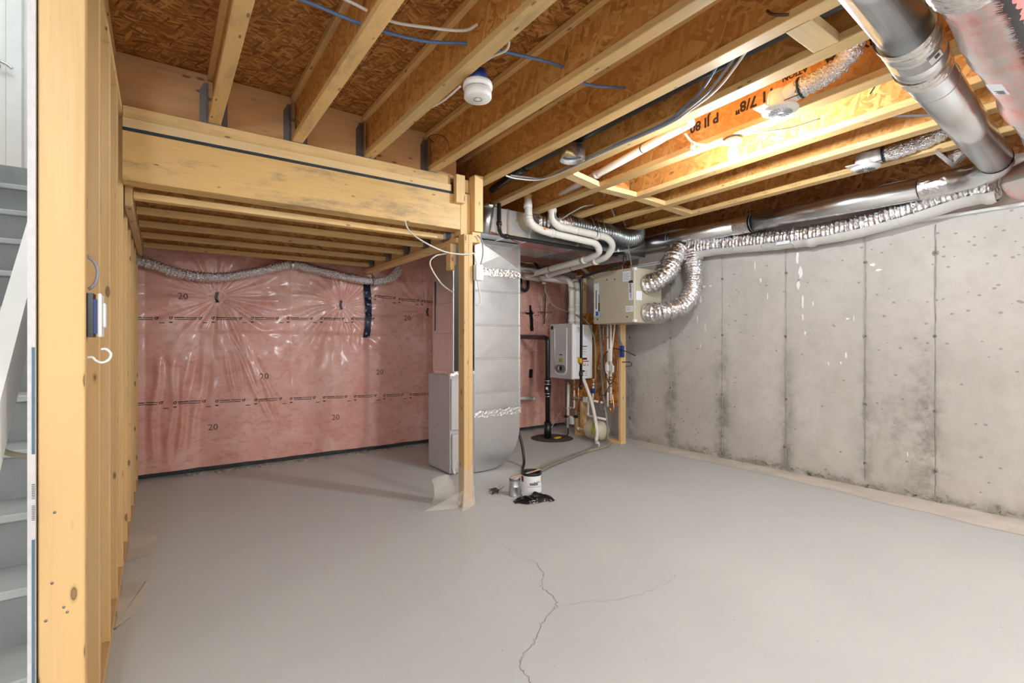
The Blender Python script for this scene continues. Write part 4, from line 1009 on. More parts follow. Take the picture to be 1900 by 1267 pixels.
pb = pipe('white_vent_pipe', [(3.035, 3.63, 2.59), (3.05, 3.645, 2.42), (3.12, 3.645, 2.36), (3.80, 3.645, 2.335), (3.93, 3.68, 2.27), (3.95, 3.80, 2.165), (3.965, 3.98, 2.148), (4.02, 4.75, 2.11), (4.05, 5.10, 2.09), (4.40, 4.98, 2.05), (4.40, 4.78, 2.02)], .036, 'pvc',
     'white vent pipe rising into the joist bay, right of the pair', rad=.09, group='white vent pipes', seg=20,
     fit=[sweep_fit((3.048, 3.642, 2.50), (0, 0, 1), .035, .041), sweep_fit((3.35, 3.645, 2.35), (1, 0, -.05), .03, .0375), sweep_fit((3.645, 3.645, 2.335), (1, 0, -.05), .04, .041), sweep_fit((3.965, 3.99, 2.147), (.07, 1, -.05), .05, .042), sweep_fit((4.033, 4.9, 2.102), (.08, 1, -.05), .05, .042)])
MB().tube(round_path([(3.037, 3.635, 2.55), (3.03, 3.615, 2.60), (2.98, 3.42, 2.595), (2.66, 1.85, 2.60)], .03), .029, 18).build('bay_tube', M['pvc'], pb)
for p_ in ((2.87, 2.88, 2.597), (3.0, 3.50, 2.595)):
    a_, b_, c_ = sweep_fit(p_, (.204, 1, 0), .06, .034); MB().cyl(a_, b_, c_).build('coupling', M['white'], pb)
for p, d in (((2.751, 2.3, 2.599), (.204, 1, 0)), ((3.62, 3.645, 2.345), (1, 0, -.05)), ((3.836, 4.62, 2.126), (.04, 1, -.04)), ((3.996, 4.4, 2.127), (.07, 1, -.05))):
    d = Vector(d).normalized(); r_ = .031 if p[2] > 2.5 else .0385; MB().cyl(Vector(p) - d * .004, Vector(p) + d * .004, r_, seg=18).build('strap', M['iron'], pb)
pipe('vent_riser', [(4.28, 5.25, 2.10), (4.29, 4.9, 2.09), (4.29, 4.74, 2.0), (4.29, 4.74, 1.60)], .037, 'pvc', 'white riser pipe entering the left top of the water heater', rad=.1, seg=18,
     fit=[sweep_fit((4.29, 4.74, 1.66), (0, 0, 1), .05, .044), sweep_fit((4.29, 4.74, 1.92), (0, 0, 1), .05, .044)])
pipe('vent_riser', [(4.40, 4.78, 2.02), (4.385, 4.74, 1.94), (4.38, 4.74, 1.58)], .037, 'pvc', 'white riser pipe entering the right top of the water heater', rad=.05, seg=18,
     fit=[sweep_fit((4.38, 4.74, 1.62), (0, 0, 1), .05, .044), sweep_fit((4.38, 4.74, 1.72), (0, 0, 1), .03, .044)])
m = MB(); m.cyl((4.24, 5.24, 2.03), (4.24, 5.24, 2.07), .03); tr_ = m.build('condensate_tee', M['white'], origin=(4.24, 5.24, 2.03)); tag(tr_, 'white drain tee under the vent pipe above the water heater', 'fitting')
pipe('condensate_tube', [(4.24, 5.22, 2.03), (4.24, 5.2, 1.9), (4.26, 5.05, 1.72), (4.32, 4.80, 1.62), (4.40, 4.60, 1.52), (4.46, 4.55, 1.38), (4.50, 4.53, 1.2), (4.50, 4.53, .6)], .010, 'tan_hose', 'thin tan tube curving from the vent pipe past the right side of the water heater', 'tube', smooth=8)
pipe('tan_hose', [(4.30, 4.6, 2.19), (4.38, 4.55, 2.12), (4.44, 4.45, 1.98), (4.46, 4.40, 1.80), (4.43, 4.42, 1.62)], .020, 'tan_hose', 'thick tan hose arching down beside the ventilator box', 'hose', smooth=8)

# black gas line
gl = pipe('gas_pipe', [(2.475, 3.70, 2.49), (2.475, 3.70, 2.255), (2.56, 3.795, 2.228), (4.10, 3.795, 2.205)], .019, 'iron', 'black iron gas pipe running under the front edge of the trunk duct', rad=.04, seg=14,
     fit=[sweep_fit((2.475, 3.70, 2.31), (0, 0, 1), .03, .025), sweep_fit((2.62, 3.795, 2.227), (1, 0, 0), .03, .0235)])
g2 = empty('gas_drop_pipe', (4.0, 4.27, .70), 'black iron gas drop with yellow valve in front of the water heater', 'pipe')
MB().tube(round_path([(4.01, 3.79, 2.205), (4.01, 3.60, 2.19), (4.01, 3.60, 2.09), (4.01, 3.66, 2.075), (4.0, 4.25, 2.0), (4.0, 4.262, .69)], .03), .0165, 14).build('tube', M['iron'], g2)
for p, d, L in (((4.01, 3.60, 2.14), (0, 0, 1), .03), ((4.01, 3.68, 2.072), (0, 1, -.1), .03), ((4.01, 3.75, 2.065), (0, 1, -.1), .02), ((4.0, 4.19, 2.008), (0, 1, -.1), .02), ((4.0, 4.262, 1.96), (0, 0, 1), .03), ((4.0, 4.262, .87), (0, 0, 1), .05), ((4.0, 4.262, .73), (0, 0, 1), .03)):
    a, b, r = sweep_fit(p, d, L, .023); MB().cyl(a, b, r).build('coupling', M['iron'], g2)
MB().box(3.965, 4.035, 4.23, 4.255, .895, .915, .004).build('union', M['iron'], g2)
m = MB(); m.box(3.972, 3.990, 4.235, 4.29, 1.0, 1.055, .004); m.obox((3.975, 4.275, 1.04), (0, .3, 1), (0, 1, -.3), (1, 0, 0), .03, .008, .005); m.build('valve_handle', M['yellow'], g2)
MB().cyl((4.0, 4.262, .985), (4.0, 4.262, 1.06), .024).build('valve_body', M['brass'], g2)
pipe('black_loop_pipe', [(4.0, 5.45, 2.12), (4.0, 5.44, 1.98), (4.06, 5.44, 1.93), (4.12, 5.44, 1.98), (4.12, 5.45, 2.12)], .022, 'iron', 'black pipe loop hanging against the pink wall under the white pipes', rad=.05)

# sump drain
ab = empty('sump_pipe', (4.04, 4.92, 0), 'black plastic drain pipe rising from the sump cover and turning into the pink wall', 'pipe')
MB().tube(round_path([(4.04, 4.92, 0.01), (4.04, 4.92, 1.30), (4.04, 5.545, 1.315)], .07, 8), .0315, 20).build('tube', M['black'], ab)
for z, h, r in ((.12, .20, .046), (.62, .10, .043), (.72, .10, .045)): MB().cyl((4.04, 4.92, z - h / 2), (4.04, 4.92, z + h / 2), r).build('coupling', M['black'], ab)
for z in (.55, .585, .705, .75): MB().cyl((4.04, 4.92, z - .006), (4.04, 4.92, z + .006), .047).build('hose_clamp', M['chrome'], ab)
MB().box(3.99, 4.01, 4.88, 4.90, .64, .67).build('clamp_tag', M['label'], ab)
m = MB(); m.lathe([(.0001, .012), (.12, .013), (.25, .010), (.275, .001)], (4.12, 4.93, 0), 'Z', 36)
tag(m.build('sump_cover', M['sump']), 'round dark sump cover on the floor around the black drain pipe', 'cover')
tag(MB().box(4.07, 4.17, 4.80, 4.84, .014, .034, .004).build('plug', M['yellow']), 'small yellow and white plug lying on the sump cover', 'plug')

# expansion tank and plumbing on the rack
et = empty('expansion_tank', (4.41, 4.42, .04), 'cream expansion tank with yellow label lying at the foot of the rack', 'tank')
m = MB(); m.lathe([(.0001, -.165)] + [(.115 * math.sin(a), -.165 + .07 * (1 - math.cos(a))) for a in np.linspace(.15, math.pi / 2, 8)] + [(.115, .09)] + [(.115 * math.cos(a), .09 + .07 * math.sin(a)) for a in np.linspace(.1, math.pi / 2 - .1, 7)] + [(.0001, .161)], (4.41, 4.42, .155), 'Y', 30)
m.build('shell', M['tank'], et)
m = MB(); vs = []
for y in (4.35, 4.40):
    for a in np.linspace(2.3, 3.5, 8): vs.append((4.41 + .1165 * math.cos(a), y, .155 + .1165 * math.sin(a)))
m.add(vs, [(k, k + 1, 8 + k + 1, 8 + k) for k in range(7)], True); m.build('label', M['lime'], et)
MB().cyl((4.41, 4.58, .155), (4.41, 4.60, .155), .02).build('tank_port', M['brass'], et)
for y in (4.36, 4.46): MB().box(4.36, 4.46, y, y + .02, .038, .06).build('cradle', M['studX'], et)
pipe('tank_feed_pipe', [(4.42, 4.77, .114), (4.42, 4.585, .135)], .014, 'pvc', 'short white pipe feeding the expansion tank', fit=[sweep_fit((4.42, 4.75, .117), (0, 1, 0), .03, .02), sweep_fit((4.42, 4.61, .133), (0, 1, 0), .03, .02)], fitmat='white')
pipe('drain_standpipe', [(4.42, 4.945, .70), (4.42, 4.962, .10)], .019, 'pvc', 'upright white drain pipe at the left of the plumbing', fit=[sweep_fit((4.42, 4.945, .695), (0, 0, 1), .03, .024)], fitmat='brass')
pipe('pump_cord', [(4.42, 4.962, .10), (4.41, 4.94, .05), (4.36, 4.90, .025), (4.25, 4.84, .022), (4.17, 4.82, .024)], .008, 'black', 'black cord from the white drain pipe to the plug on the sump cover', 'cord', smooth=8)
pipe('grey_floor_tube', [(4.36, 5.02, .32), (4.25, 5.02, .20), (4.12, 5.0, .06), (4.06, 5.0, .02)], .008, 'grey_wire', 'thin grey tube slanting from the plumbing to the sump', 'tube', smooth=6)
pipe('cold_inlet_pipe', [(4.42, 4.835, .78), (4.42, 4.835, .38), (4.42, 5.02, .355)], .013, 'pvc', 'left white water pipe with brass fittings under the heater', rad=.02, fit=[sweep_fit((4.42, 4.835, .69), (0, 0, 1), .03, .02), sweep_fit((4.42, 4.835, .63), (0, 0, 1), .03, .018), sweep_fit((4.42, 4.835, .50), (0, 0, 1), .03, .019), sweep_fit((4.42, 5.02, .355), (0, 1, 0), .03, .019), sweep_fit((4.42, 4.86, .372), (0, 1, 0), .02, .018)], fitmat='brass')
pipe('copper_pipe', [(4.43, 4.765, .78), (4.43, 4.765, .30)], .013, 'copper', 'bare copper pipe dropping in front of the left rack stud', fit=[sweep_fit((4.43, 4.765, .60), (0, 0, 1), .02, .017), sweep_fit((4.43, 4.765, .32), (0, 0, 1), .02, .018)], fitmat='brass')
pipe('valve_pipe', [(4.41, 5.05, .245), (4.41, 4.77, .275)], .013, 'copper', 'short copper pipe with black valve above the sump', fit=[sweep_fit((4.41, 4.98, .252), (0, 1, -.1), .06, .020), sweep_fit((4.41, 4.79, .272), (0, 1, -.1), .05, .021)], fitmat='iron')
tag(MB().box(4.39, 4.43, 4.84, 4.90, .16, .27, .004).build('outlet_box', M['white']), 'small white control box hanging left of the rack stud', 'box')
pipe('header_pipe', [(4.42, 4.835, .52), (4.42, 4.33, .50)], .014, 'pvc', 'horizontal white pipe with valve across the backing panel', fit=[sweep_fit((4.42, 4.69, .513), (0, 1, 0), .05, .020), sweep_fit((4.42, 4.49, .505), (0, 1, 0), .04, .021), sweep_fit((4.42, 4.36, .50), (0, 1, 0), .03, .019)], fitmat='brass')
tag(MB().box(4.395, 4.425, 4.58, 4.65, .475, .545, .004).build('meter', M['white']), 'small white meter on the horizontal pipe', 'meter')
pipe('hot_outlet_pipe', [(4.42, 4.475, .78), (4.42, 4.495, .51)], .013, 'pvc', 'white water pipe with blue valve under the heater corner', fit=[sweep_fit((4.42, 4.476, .75), (0, 0, 1), .04, .02), sweep_fit((4.42, 4.478, .70), (0, 0, 1), .02, .018)], fitmat='brass')
tag(MB().box(4.40, 4.43, 4.46, 4.51, .60, .665, .004).build('valve', M['blue']), 'blue-handled valve on the white pipe under the heater', 'valve')
pipe('relief_pipe', [(4.42, 4.57, .50), (4.42, 4.58, .31), (4.42, 4.27, .30)], .014, 'pvc', 'white pipe dropping from the horizontal run and turning right above the tank', rad=.02, fit=[sweep_fit((4.42, 4.58, .33), (0, 0, 1), .03, .020)], fitmat='white')
pipe('riser_pipe', [(4.43, 4.245, 1.62), (4.43, 4.245, .52), (4.43, 4.245, .46)], .012, 'pvc', 'cream riser pipe at the right side of the rack, left of two', fit=[sweep_fit((4.43, 4.245, .80), (0, 0, 1), .03, .018), sweep_fit((4.43, 4.245, .65), (0, 0, 1), .03, .018), sweep_fit((4.43, 4.245, 1.3), (0, 0, 1), .012, .02)], fitmat='brass')
pipe('riser_pipe', [(4.43, 4.198, 1.62), (4.43, 4.195, .50)], .014, 'pvc', 'cream riser pipe at the right side of the rack, nearest the stud', fit=[sweep_fit((4.43, 4.195, .515), (0, 0, 1), .04, .021), sweep_fit((4.43, 4.195, .80), (0, 0, 1), .05, .02), sweep_fit((4.43, 4.195, .72), (0, 0, 1), .03, .018)], fitmat='brass')
pipe('copper_riser', [(4.47, 4.275, 1.60), (4.47, 4.275, .60)], .013, 'copper', 'copper riser behind the cream risers on the rack')
pipe('copper_bend', [(4.44, 4.185, .62), (4.44, 4.16, .46), (4.44, 4.19, .40), (4.44, 4.22, .44)], .012, 'copper', 'copper bend low on the rack by the right stud', smooth=6)
pipe('tan_coil', [(4.47 , 4.33 + .03 * math.cos(a), 1.36 + .09 * math.sin(a)) for a in np.linspace(-.5, 5.6, 16)], .009, 'tan_hose', 'tan tubing coil beside the top of the water heater', 'tube')
pipe('grey_hose', [(4.46, 4.42, 1.50), (4.48, 4.40, 1.15), (4.48, 4.39, .80), (4.46, 4.34, .52), (4.44, 4.28, .32), (4.44, 4.26, .20), (4.42, 4.24, .08)], .016, 'grey_hose', 'grey hose snaking down the right of the heater to the floor', 'hose', smooth=8)
pipe('grey_hose', [(4.46, 4.20, .98), (4.45, 4.25, .75), (4.44, 4.29, .52), (4.44, 4.34, .40), (4.44, 4.42, .47)], .010, 'grey_hose', 'thin grey hose crossing the rack behind the coil', 'hose', smooth=8)
pipe('wire_coil', [(4.405, 4.20 + .058 * math.cos(a), .93 + .085 * math.sin(a)) for a in np.linspace(0, 2 * math.pi, 22)], .007, 'white_wire', 'round coil of pale cable hanging on the rack', 'cable')
pipe('black_cable', [(4.42, 4.22, 1.13), (4.40, 4.26, 1.10), (4.40, 4.29, 1.0), (4.41, 4.27, .86), (4.42, 4.2, .74), (4.42, 4.13, .82), (4.43, 4.11, 1.0), (4.43, 4.15, 1.16)], .006, 'black', 'black cable looping round the riser pipes on the rack', 'cable', smooth=8)
pipe('black_cable', [(4.44, 4.40, .86), (4.42, 4.40, .70), (4.41, 4.36, .60), (4.41, 4.28, .60), (4.42, 4.22, .70)], .005, 'iron', 'black cable drooping below the coil near the heater corner', 'cable', smooth=8)
pipe('grey_cable', [(4.50, 4.14, 1.46), (4.50, 4.13, 1.30), (4.53, 4.10, 1.20)], .008, 'blue_wire', 'blue-grey cable dropping to the blue box', 'cable', smooth=6)
pipe('white_cable', [(4.46, 4.16, 1.46), (4.45, 4.18, 1.25), (4.44, 4.20, 1.08), (4.43, 4.22, .9)], .008, 'white_wire', 'white cable dropping past the riser pipes on the rack', 'cable', smooth=6)
tag(MB().box(4.52, 4.55, 4.085, 4.142, 1.06, 1.20, .003).build('junction_box', M['blue']), 'blue electrical box on the right stud of the rack', 'box')
tag(MB().box(4.40, 4.43, 4.17, 4.215, 1.02, 1.16, .003).build('controller', M['white']), 'small white controller on the riser pipe', 'box')
tag(MB().box(4.395, 4.42, 4.215, 4.25, .89, .97, .003).build('cable_tag', M['label']), 'white tag hanging on the cable coil', 'tag')
tag(MB().box(4.41, 4.44, 4.15, 4.185, .88, .96, .003).build('cable_tag', M['label']), 'white tag beside the rack stud right of the coil', 'tag')
pipe('cut_cable', [(4.44, 4.16, 1.17), (4.55, 4.05, 1.13), (4.62, 3.98, 1.08)], .006, 'black', 'cut black cable end sticking out from the rack toward the concrete wall', 'cable')
pipe('wire_stub', [(4.57, 4.146, 1.0), (4.62, 4.06, 1.0), (4.64, 4.05, .97), (4.60, 4.06, .95), (4.57, 4.09, .955)], .005, 'black', 'small black wire loop beside the rack stud', 'wire', smooth=5)

pipe('white_drain_pipe', [(4.36, 4.60, .78), (4.33, 4.42, .50), (4.30, 4.30, .18), (4.29, 4.30, .06), (4.25, 4.24, .022)], .021, 'pvc', 'white drain pipe slanting from the water heater down to the floor', smooth=6,
     fit=[((4.29, 4.28, .03), (4.22, 4.21, .024), .026)], fitmat='white')
pipe('floor_hose', [(4.42, 4.24, .08), (4.34, 4.14, .03), (4.10, 4.08, .018), (3.70, 4.02, .018), (3.20, 3.86, .018), (2.78, 3.66, .018)], .017, 'tan_hose', 'tan drain hose lying across the floor, far one of two', 'hose', smooth=8)
pipe('floor_hose', [(4.24, 4.23, .022), (4.05, 4.12, .020), (3.65, 3.97, .020), (3.15, 3.79, .020), (2.76, 3.60, .020)], .019, 'grey_hose', 'grey drain hose lying across the floor, near one of two', 'hose', smooth=8)
pipe('black_drain_hose', [(2.945, 4.06, .36), (2.955, 4.0, .20), (2.94, 3.95, .06), (2.85, 3.85, .02), (2.72, 3.68, .018)], .014, 'black', 'black hose dropping to the floor at the right of the vertical duct', 'hose', smooth=8)
pipe('wall_stub_pipe', [(3.75, 5.42, .50), (4.23, 5.46, .455)], .026, 'pvc', 'cream stub pipe poking out from the pink wall beside the vertical duct', fit=[((4.20, 5.457, .458), (4.25, 5.462, .453), .031)], fitmat='white')
pipe('wall_drop_cable', [(4.23, 5.50, .74), (4.20, 5.47, .62), (4.14, 5.44, .48)], .010, 'tan_hose', 'short tan cable hanging from tape on the pink wall', 'cable', smooth=5)
pipe('dark_wall_cable', [(4.42, 5.45, 2.15), (4.44, 5.46, 1.85), (4.42, 5.46, 1.50)], .008, 'iron', 'dark cable dropping down the pink wall above the heater', 'cable', smooth=5)

# =================================================================== CEILING SERVICES
pipe('black_vent_pipe', [(2.165, .55, 2.585), (2.20, 1.6, 2.585), (2.27, 3.1, 2.585), (2.40, 3.70, 2.60)], .031, 'black', 'long black pipe running in the joist bay left of the bulb', seg=18,
     fit=[((2.266, 3.02, 2.585), (2.270, 3.10, 2.585), .038)])
cl = empty('duct_collar', (2.21, 2.44, 2.45), 'short open galvanised collar hanging between joists beside the black pipe', 'duct')
m = MB(); m.lathe([(.083, 0), (.083, .085), (.080, .085), (.080, 0), (.083, 0)], (2.213, 2.44, 2.445), 'Z', 32); m.build('collar', M['pipe_steel'], cl)
MB().cyl((2.213, 2.44, 2.52), (2.213, 2.44, 2.535), .079).build('damper_plate', M['steel'], cl)

def cable(name, pts, r, mat, label, sm=8, cat='cable', group=None):
    m = MB().tube(pts, r, 8, sm); return tag(m.build(name, M[mat], origin=pts[0]), label, cat, group)
cable('blue_cable', [(.30, 2.12, 2.62), (.48, 2.10, 2.615), (.70, 2.09, 2.60), (.95, 2.05, 2.60), (1.15, 1.98, 2.62), (1.32, 1.90, 2.60), (1.60, 1.86, 2.61), (1.78, 1.87, 2.58), (2.05, 1.83, 2.62), (2.2, 1.74, 2.62)], .0075, 'blue_wire', 'blue cable threaded through the floor joists at top left')
cable('white_cable', [(.42, 2.06, 2.66), (.60, 2.02, 2.63), (.78, 2.0, 2.60), (.95, 1.94, 2.60), (1.08, 1.89, 2.61), (1.13, 1.86, 2.64)], .0065, 'white_wire', 'white cable running beside the blue cable toward the smoke alarm')
cable('alarm_cable', [(1.20, 1.80, 2.60), (1.23, 1.77, 2.57), (1.245, 1.80, 2.54), (1.225, 1.90, 2.545), (1.215, 1.98, 2.545)], .006, 'white_wire', 'white cable bending down to the smoke alarm')
cable('alarm_cable', [(1.19, 2.12, 2.495), (1.20, 2.3, 2.505), (1.195, 2.45, 2.52)], .005, 'white_wire', 'white cable leaving the smoke alarm along the joist')
cable('brown_wire', [(1.66, 3.30, 2.70), (1.55, 3.22, 2.70), (1.53, 3.05, 2.66), (1.55, 2.95, 2.60), (1.59, 2.98, 2.54)], .003, 'brown_wire', 'thin brown wire loop by the rightmost hung joist')
cable('string_wire', [(1.665, 1.95, 2.51), (1.68, 1.94, 2.56), (1.70, 1.92, 2.60), (1.715, 1.90, 2.60)], .003, 'white_wire', 'thin pale wire dangling from a joist to the blue cable')
cable('grey_cable', [(2.09, 1.22, 2.53), (2.20, 1.42, 2.49), (2.29, 1.62, 2.49), (2.35, 1.80, 2.494), (2.355, 2.26, 2.494), (2.38, 2.6, 2.494), (2.385, 2.92, 2.493), (2.25, 3.02, 2.50), (2.14, 3.05, 2.50)], .007, 'grey_wire', 'grey cable stapled under the joist, nearer one of three', 8, 'cable')
cable('white_cable', [(2.085, 1.15, 2.54), (2.21, 1.38, 2.488), (2.31, 1.62, 2.488), (2.365, 1.80, 2.490), (2.372, 2.26, 2.490), (2.39, 2.6, 2.490), (2.375, 2.95, 2.488), (2.22, 3.06, 2.492), (2.10, 3.05, 2.49)], .006, 'white_wire', 'white cable stapled under the joist, whitest of three')
cable('blue_cable', [(2.08, 1.28, 2.55), (2.19, 1.46, 2.50), (2.28, 1.64, 2.50), (2.345, 1.82, 2.497), (2.35, 2.2, 2.497)], .006, 'blue_wire', 'blue cable beside the grey and white cables under the joist')
cable('blue_white_cable', [(3.05, 3.62, 2.54), (3.05, 3.60, 2.44), (3.09, 3.57, 2.41), (3.15, 3.50, 2.46), (3.24, 3.42, 2.52), (3.35, 3.40, 2.55)], .007, 'grey_wire', 'grey cable drooping in front of the white vent pipe')
for i, (p, q, lb) in enumerate((((3.07, 3.05, 2.60), (3.25, 3.15, 2.56), 'grey cable crossing the bay left of the stamped blocking'), ((3.62, 3.45, 2.60), (3.80, 3.55, 2.54), 'grey cable crossing the second bay above the bare flex duct'), ((4.08, 3.70, 2.58), (4.22, 3.78, 2.54), 'grey cable crossing the third bay above the bare flex duct'))):
    cable('grey_cable', [p, tuple((a + b) / 2 + (0, 0, .01)[k] for k, (a, b) in enumerate(zip(p, q))), q], .009, 'grey_wire', lb)
cable('grey_cable', [(3.34, 1.18, 2.56), (3.5, 1.02, 2.55), (3.66, .92, 2.56)], .008, 'grey_wire', 'pair of grey cables crossing between two stamped joists')
cable('white_cable', [(2.86, 1.58, 2.49), (2.98, 1.42, 2.49), (3.04, 1.28, 2.51)], .006, 'white_wire', 'white cable running from the bulb toward the next joist')
cable('top_cable', [(2.02, 1.05, 2.60), (1.97, 1.0, 2.54), (1.99, .95, 2.52)], .006, 'brown_wire', 'dark cable loop at the joist top right of centre')
cable('hanging_cable', [(1.40, 3.285, 2.10), (1.42, 3.26, 2.03), (1.50, 3.22, 1.96), (1.66, 3.2, 1.90), (1.80, 3.2, 1.893), (1.90, 3.228, 1.91), (1.935, 3.232, 1.915), (1.945, 3.225, 1.86), (1.95, 3.215, 1.835)], .0055, 'white_wire', 'white cable sagging from the beam across the post to the small box', 8)
cable('hanging_cable', [(1.80, 3.42, 1.93), (1.70, 3.42, 1.90), (1.66, 3.42, 1.83), (1.75, 3.42, 1.70), (1.86, 3.42, 1.63)], .0055, 'white_wire', 'white cable drooping behind the post', 8)
cable('box_cable', [(1.955, 3.22, 1.72), (1.968, 3.22, 1.66), (1.985, 3.22, 1.58), (1.975, 3.22, 1.53), (1.945, 3.222, 1.53)], .0055, 'white_wire', 'short white cable below the small box on the post', 8)
cable('box_cable', [(1.985, 3.22, 1.84), (2.005, 3.22, 1.92), (1.995, 3.22, 2.02), (1.96, 3.23, 2.06)], .0055, 'grey_wire', 'grey cable looping above the small box on the post', 8)
bx = empty('thermostat_box', (1.955, 3.21, 1.71), 'small white control box fixed to the right side of the post', 'box')
MB().box(1.929, 1.992, 3.19, 3.235, 1.712, 1.832, .004).build('body', M['white'], bx)
MB().box(1.948, 1.974, 3.186, 3.192, 1.742, 1.80, .002).build('cover', M['white_enamel'], bx)

# smoke alarm
sa = empty('smoke_alarm', (1.222, 2.03, 2.41), 'round white smoke alarm under a blue box beside a joist', 'alarm')
SA = (1.235, 2.03, 2.0)
m = MB(); m.lathe([(.0001, .545), (.038, .545), (.052, .505), (.052, .485), (.0001, .485)], SA, 'Z', 20); m.build('ceiling_box', M['blue'], sa)
m = MB(); m.lathe([(.0001, .485), (.068, .485), (.071, .470), (.070, .456), (.0001, .456)], SA, 'Z', 44); m.build('base_plate', M['white'], sa)
m = MB(); m.lathe([(.063, .458), (.063, .450), (.0001, .450)], SA, 'Z', 44); m.build('vent_gap', M['dark_grey'], sa)
m = MB(); m.lathe([(.0001, .451), (.066, .451), (.066, .415), (.061, .409), (.0001, .408)], SA, 'Z', 44); m.build('cover', M['white'], sa)
m = MB(); m.lathe([(.021, .409), (.021, .4065), (.018, .4065), (.018, .409)], SA, 'Z', 24); m.build('button_ring', M['dark_grey'], sa)
m = MB(); m.lathe([(.0001, .404), (.010, .405), (.012, .409)], SA, 'Z', 16); m.build('test_button', M['pvc'], sa)

# exhaust vents hung under the joists
def vent(name, c, flex, label, r=.088):
    root = empty(name, c, label, 'vent', 'round plastic exhaust vents')
    x, y, z = c
    m = MB(); m.lathe([(.0001, .0), (r * .62, .0), (r * .70, .004), (r, .012), (r * 1.02, .02), (r, .024), (r * .72, .026)], (x, y, z - .022), 'Z', 40); m.build('face_ring', M['white'], root)
    m = MB()
    for k in range(18):
        a = 2 * math.pi * k / 18; d_ = Vector((math.cos(a), math.sin(a), 0)); m.obox(Vector((x, y, z - .0235)) + d_ * r * .44, d_, (-d_.y, d_.x, 0), (0, 0, 1), r * .24, .0026, .0015)
    m.build('grille', M['ink_grey'], root, kind='stuff')
    m = MB(); m.lathe([(r * .74, .0), (r * .70, .05), (r * .66, .09), (.0001, .092)], (x, y, z), 'Z', 30); m.build('housing', M['white'], root)
    m = MB(); p0 = Vector(flex[0]); p1 = p0.lerp(Vector(flex[1]), .2); m.cyl(Vector((x, y, z + .05)), p1, .052, .048); m.build('spigot', M['white'], root)
    MB().tube(flex, .05, 22, 10, rf=corr(.049, .03, .004, .010, 3), step=.007).build('flexible_duct', M['foil_fine'], root)
    d_ = (Vector(flex[1]) - p0).normalized(); m = MB(); m.cyl(p0 + d_ * .02, p0 + d_ * .028, .055); m.beam(p0 + d_ * .024 + Vector((-.03, 0, -.045)), p0 + d_ * .024 + Vector((-.06, .06, -.06)), .004, .003); m.build('zip_tie', M['black'], root)
    MB().box(x - r * 1.5, x - r * .6, y + r * .1, y + r * .9, z - .006, z, .002).build('mounting_tab', M['white'], root)
vent('exhaust_vent', (2.70, 1.335, 2.492), [(2.70, 1.25, 2.56), (2.70, 1.14, 2.57), (2.69, 1.03, 2.60), (2.67, .97, 2.68), (2.66, .94, 2.80)], 'white round exhaust vent near the lit bulb, with foil hose')
vent('exhaust_vent', (4.075, 1.42, 2.487), [(4.08, 1.34, 2.545), (4.09, 1.22, 2.55), (4.10, 1.06, 2.575), (4.10, .92, 2.62)], 'white round exhaust vent far from the bulb, near the long wall duct')
MB_ = MB().cyl((4.45, .98, 2.50), (4.45, 1.04, 2.58), .05); tag(MB_.build('foil_stub', M['foil']), 'small foil duct end peeking out above the round duct', 'duct')
for i, (p, q, lb) in enumerate((((2.80, .90, 2.53), (2.93, 1.0, 2.505), 'thin black strap between joists by the round duct fitting'), ((4.32, 1.15, 2.50), (4.35, 1.02, 2.56), 'thin black rod above the far end of the round duct'), ((3.72, 1.62, 2.50), (3.80, 1.50, 2.55), 'short grey strap left of the far exhaust vent'))):
    m = MB(); m.cyl(p, q, .004, seg=8); tag(m.build('strap_rod', M['iron']), lb, 'strap')

# bare lit bulb in its socket
lb = empty('light_bulb', (2.865, 1.70, 2.37), 'lit bare bulb in a porcelain socket under the joists', 'bulb')
BC = (2.865, 1.70, 2.405)
m = MB(); m.lathe([(.0001, -.040), (.014, -.037), (.025, -.026), (.030, -.008), (.029, .008), (.022, .026), (.015, .040), (.0001, .040)], BC, 'Z', 24); m.build('glass', M['bulb'], lb)
m = MB(); m.lathe([(.018, .040), (.019, .060), (.050, .066), (.052, .082), (.0001, .082)], BC, 'Z', 24); m.build('socket', M['white'], lb)
m = MB(); m.lathe([(.0001, .083), (.048, .083), (.048, .094), (.0001, .094)], BC, 'Z', 8); m.build('box', M['hanger'], lb)
cable('bulb_cable', [(2.78, 1.98, 2.60), (2.79, 1.93, 2.53), (2.83, 1.86, 2.50), (2.85, 1.80, 2.505), (2.86, 1.74, 2.50)], .007, 'white_wire', 'crumpled white cable feeding the bulb socket')
m = MB()
P = [Vector((2.77 + .015 * rng.normal(), 1.93 + .02 * rng.normal(), 2.515 + .012 * rng.normal())) for k in range(7)]
m.tube(P, .007, 8, 5); tag(m.build('wire_tangle', M['white_wire']), 'tangle of white wire ends beside the bulb', 'wire')

# =================================================================== DRYER HOSE ALONG PINK WALL
dh = empty('dryer_hose', (1.0, 5.44, 1.84), 'silver ribbed hose sagging along the pink insulated wall', 'hose')
MB().tube([(-.20, 5.44, 1.965), (-.05, 5.44, 1.93), (.12, 5.44, 1.875), (.417, 5.44, 1.855), (.736, 5.44, 1.93), (1.04, 5.44, 2.03), (1.12, 5.44, 2.04), (1.402, 5.44, 1.99), (1.745, 5.44, 1.94), (1.95, 5.42, 1.925), (2.06, 5.42, 1.945), (2.16, 5.42, 1.99), (2.25, 5.44, 2.09)], .048, 20, 14, rf=corr(.046, .028, .006, .006, 7), step=.0052).build('foil_tube', M['foil_fine'], dh)
MB().cyl((1.075, 5.44, 2.037), (1.11, 5.44, 2.040), .053).build('joint_band', M['foil_tape'], dh)
m = MB(); m.tube([(1.92, 5.44, 2.01), (1.92, 5.38, 1.96), (1.92, 5.37, 1.92), (1.92, 5.42, 1.872)], .006, 6, 4); m.build('support_strap', M['hanger'], dh)

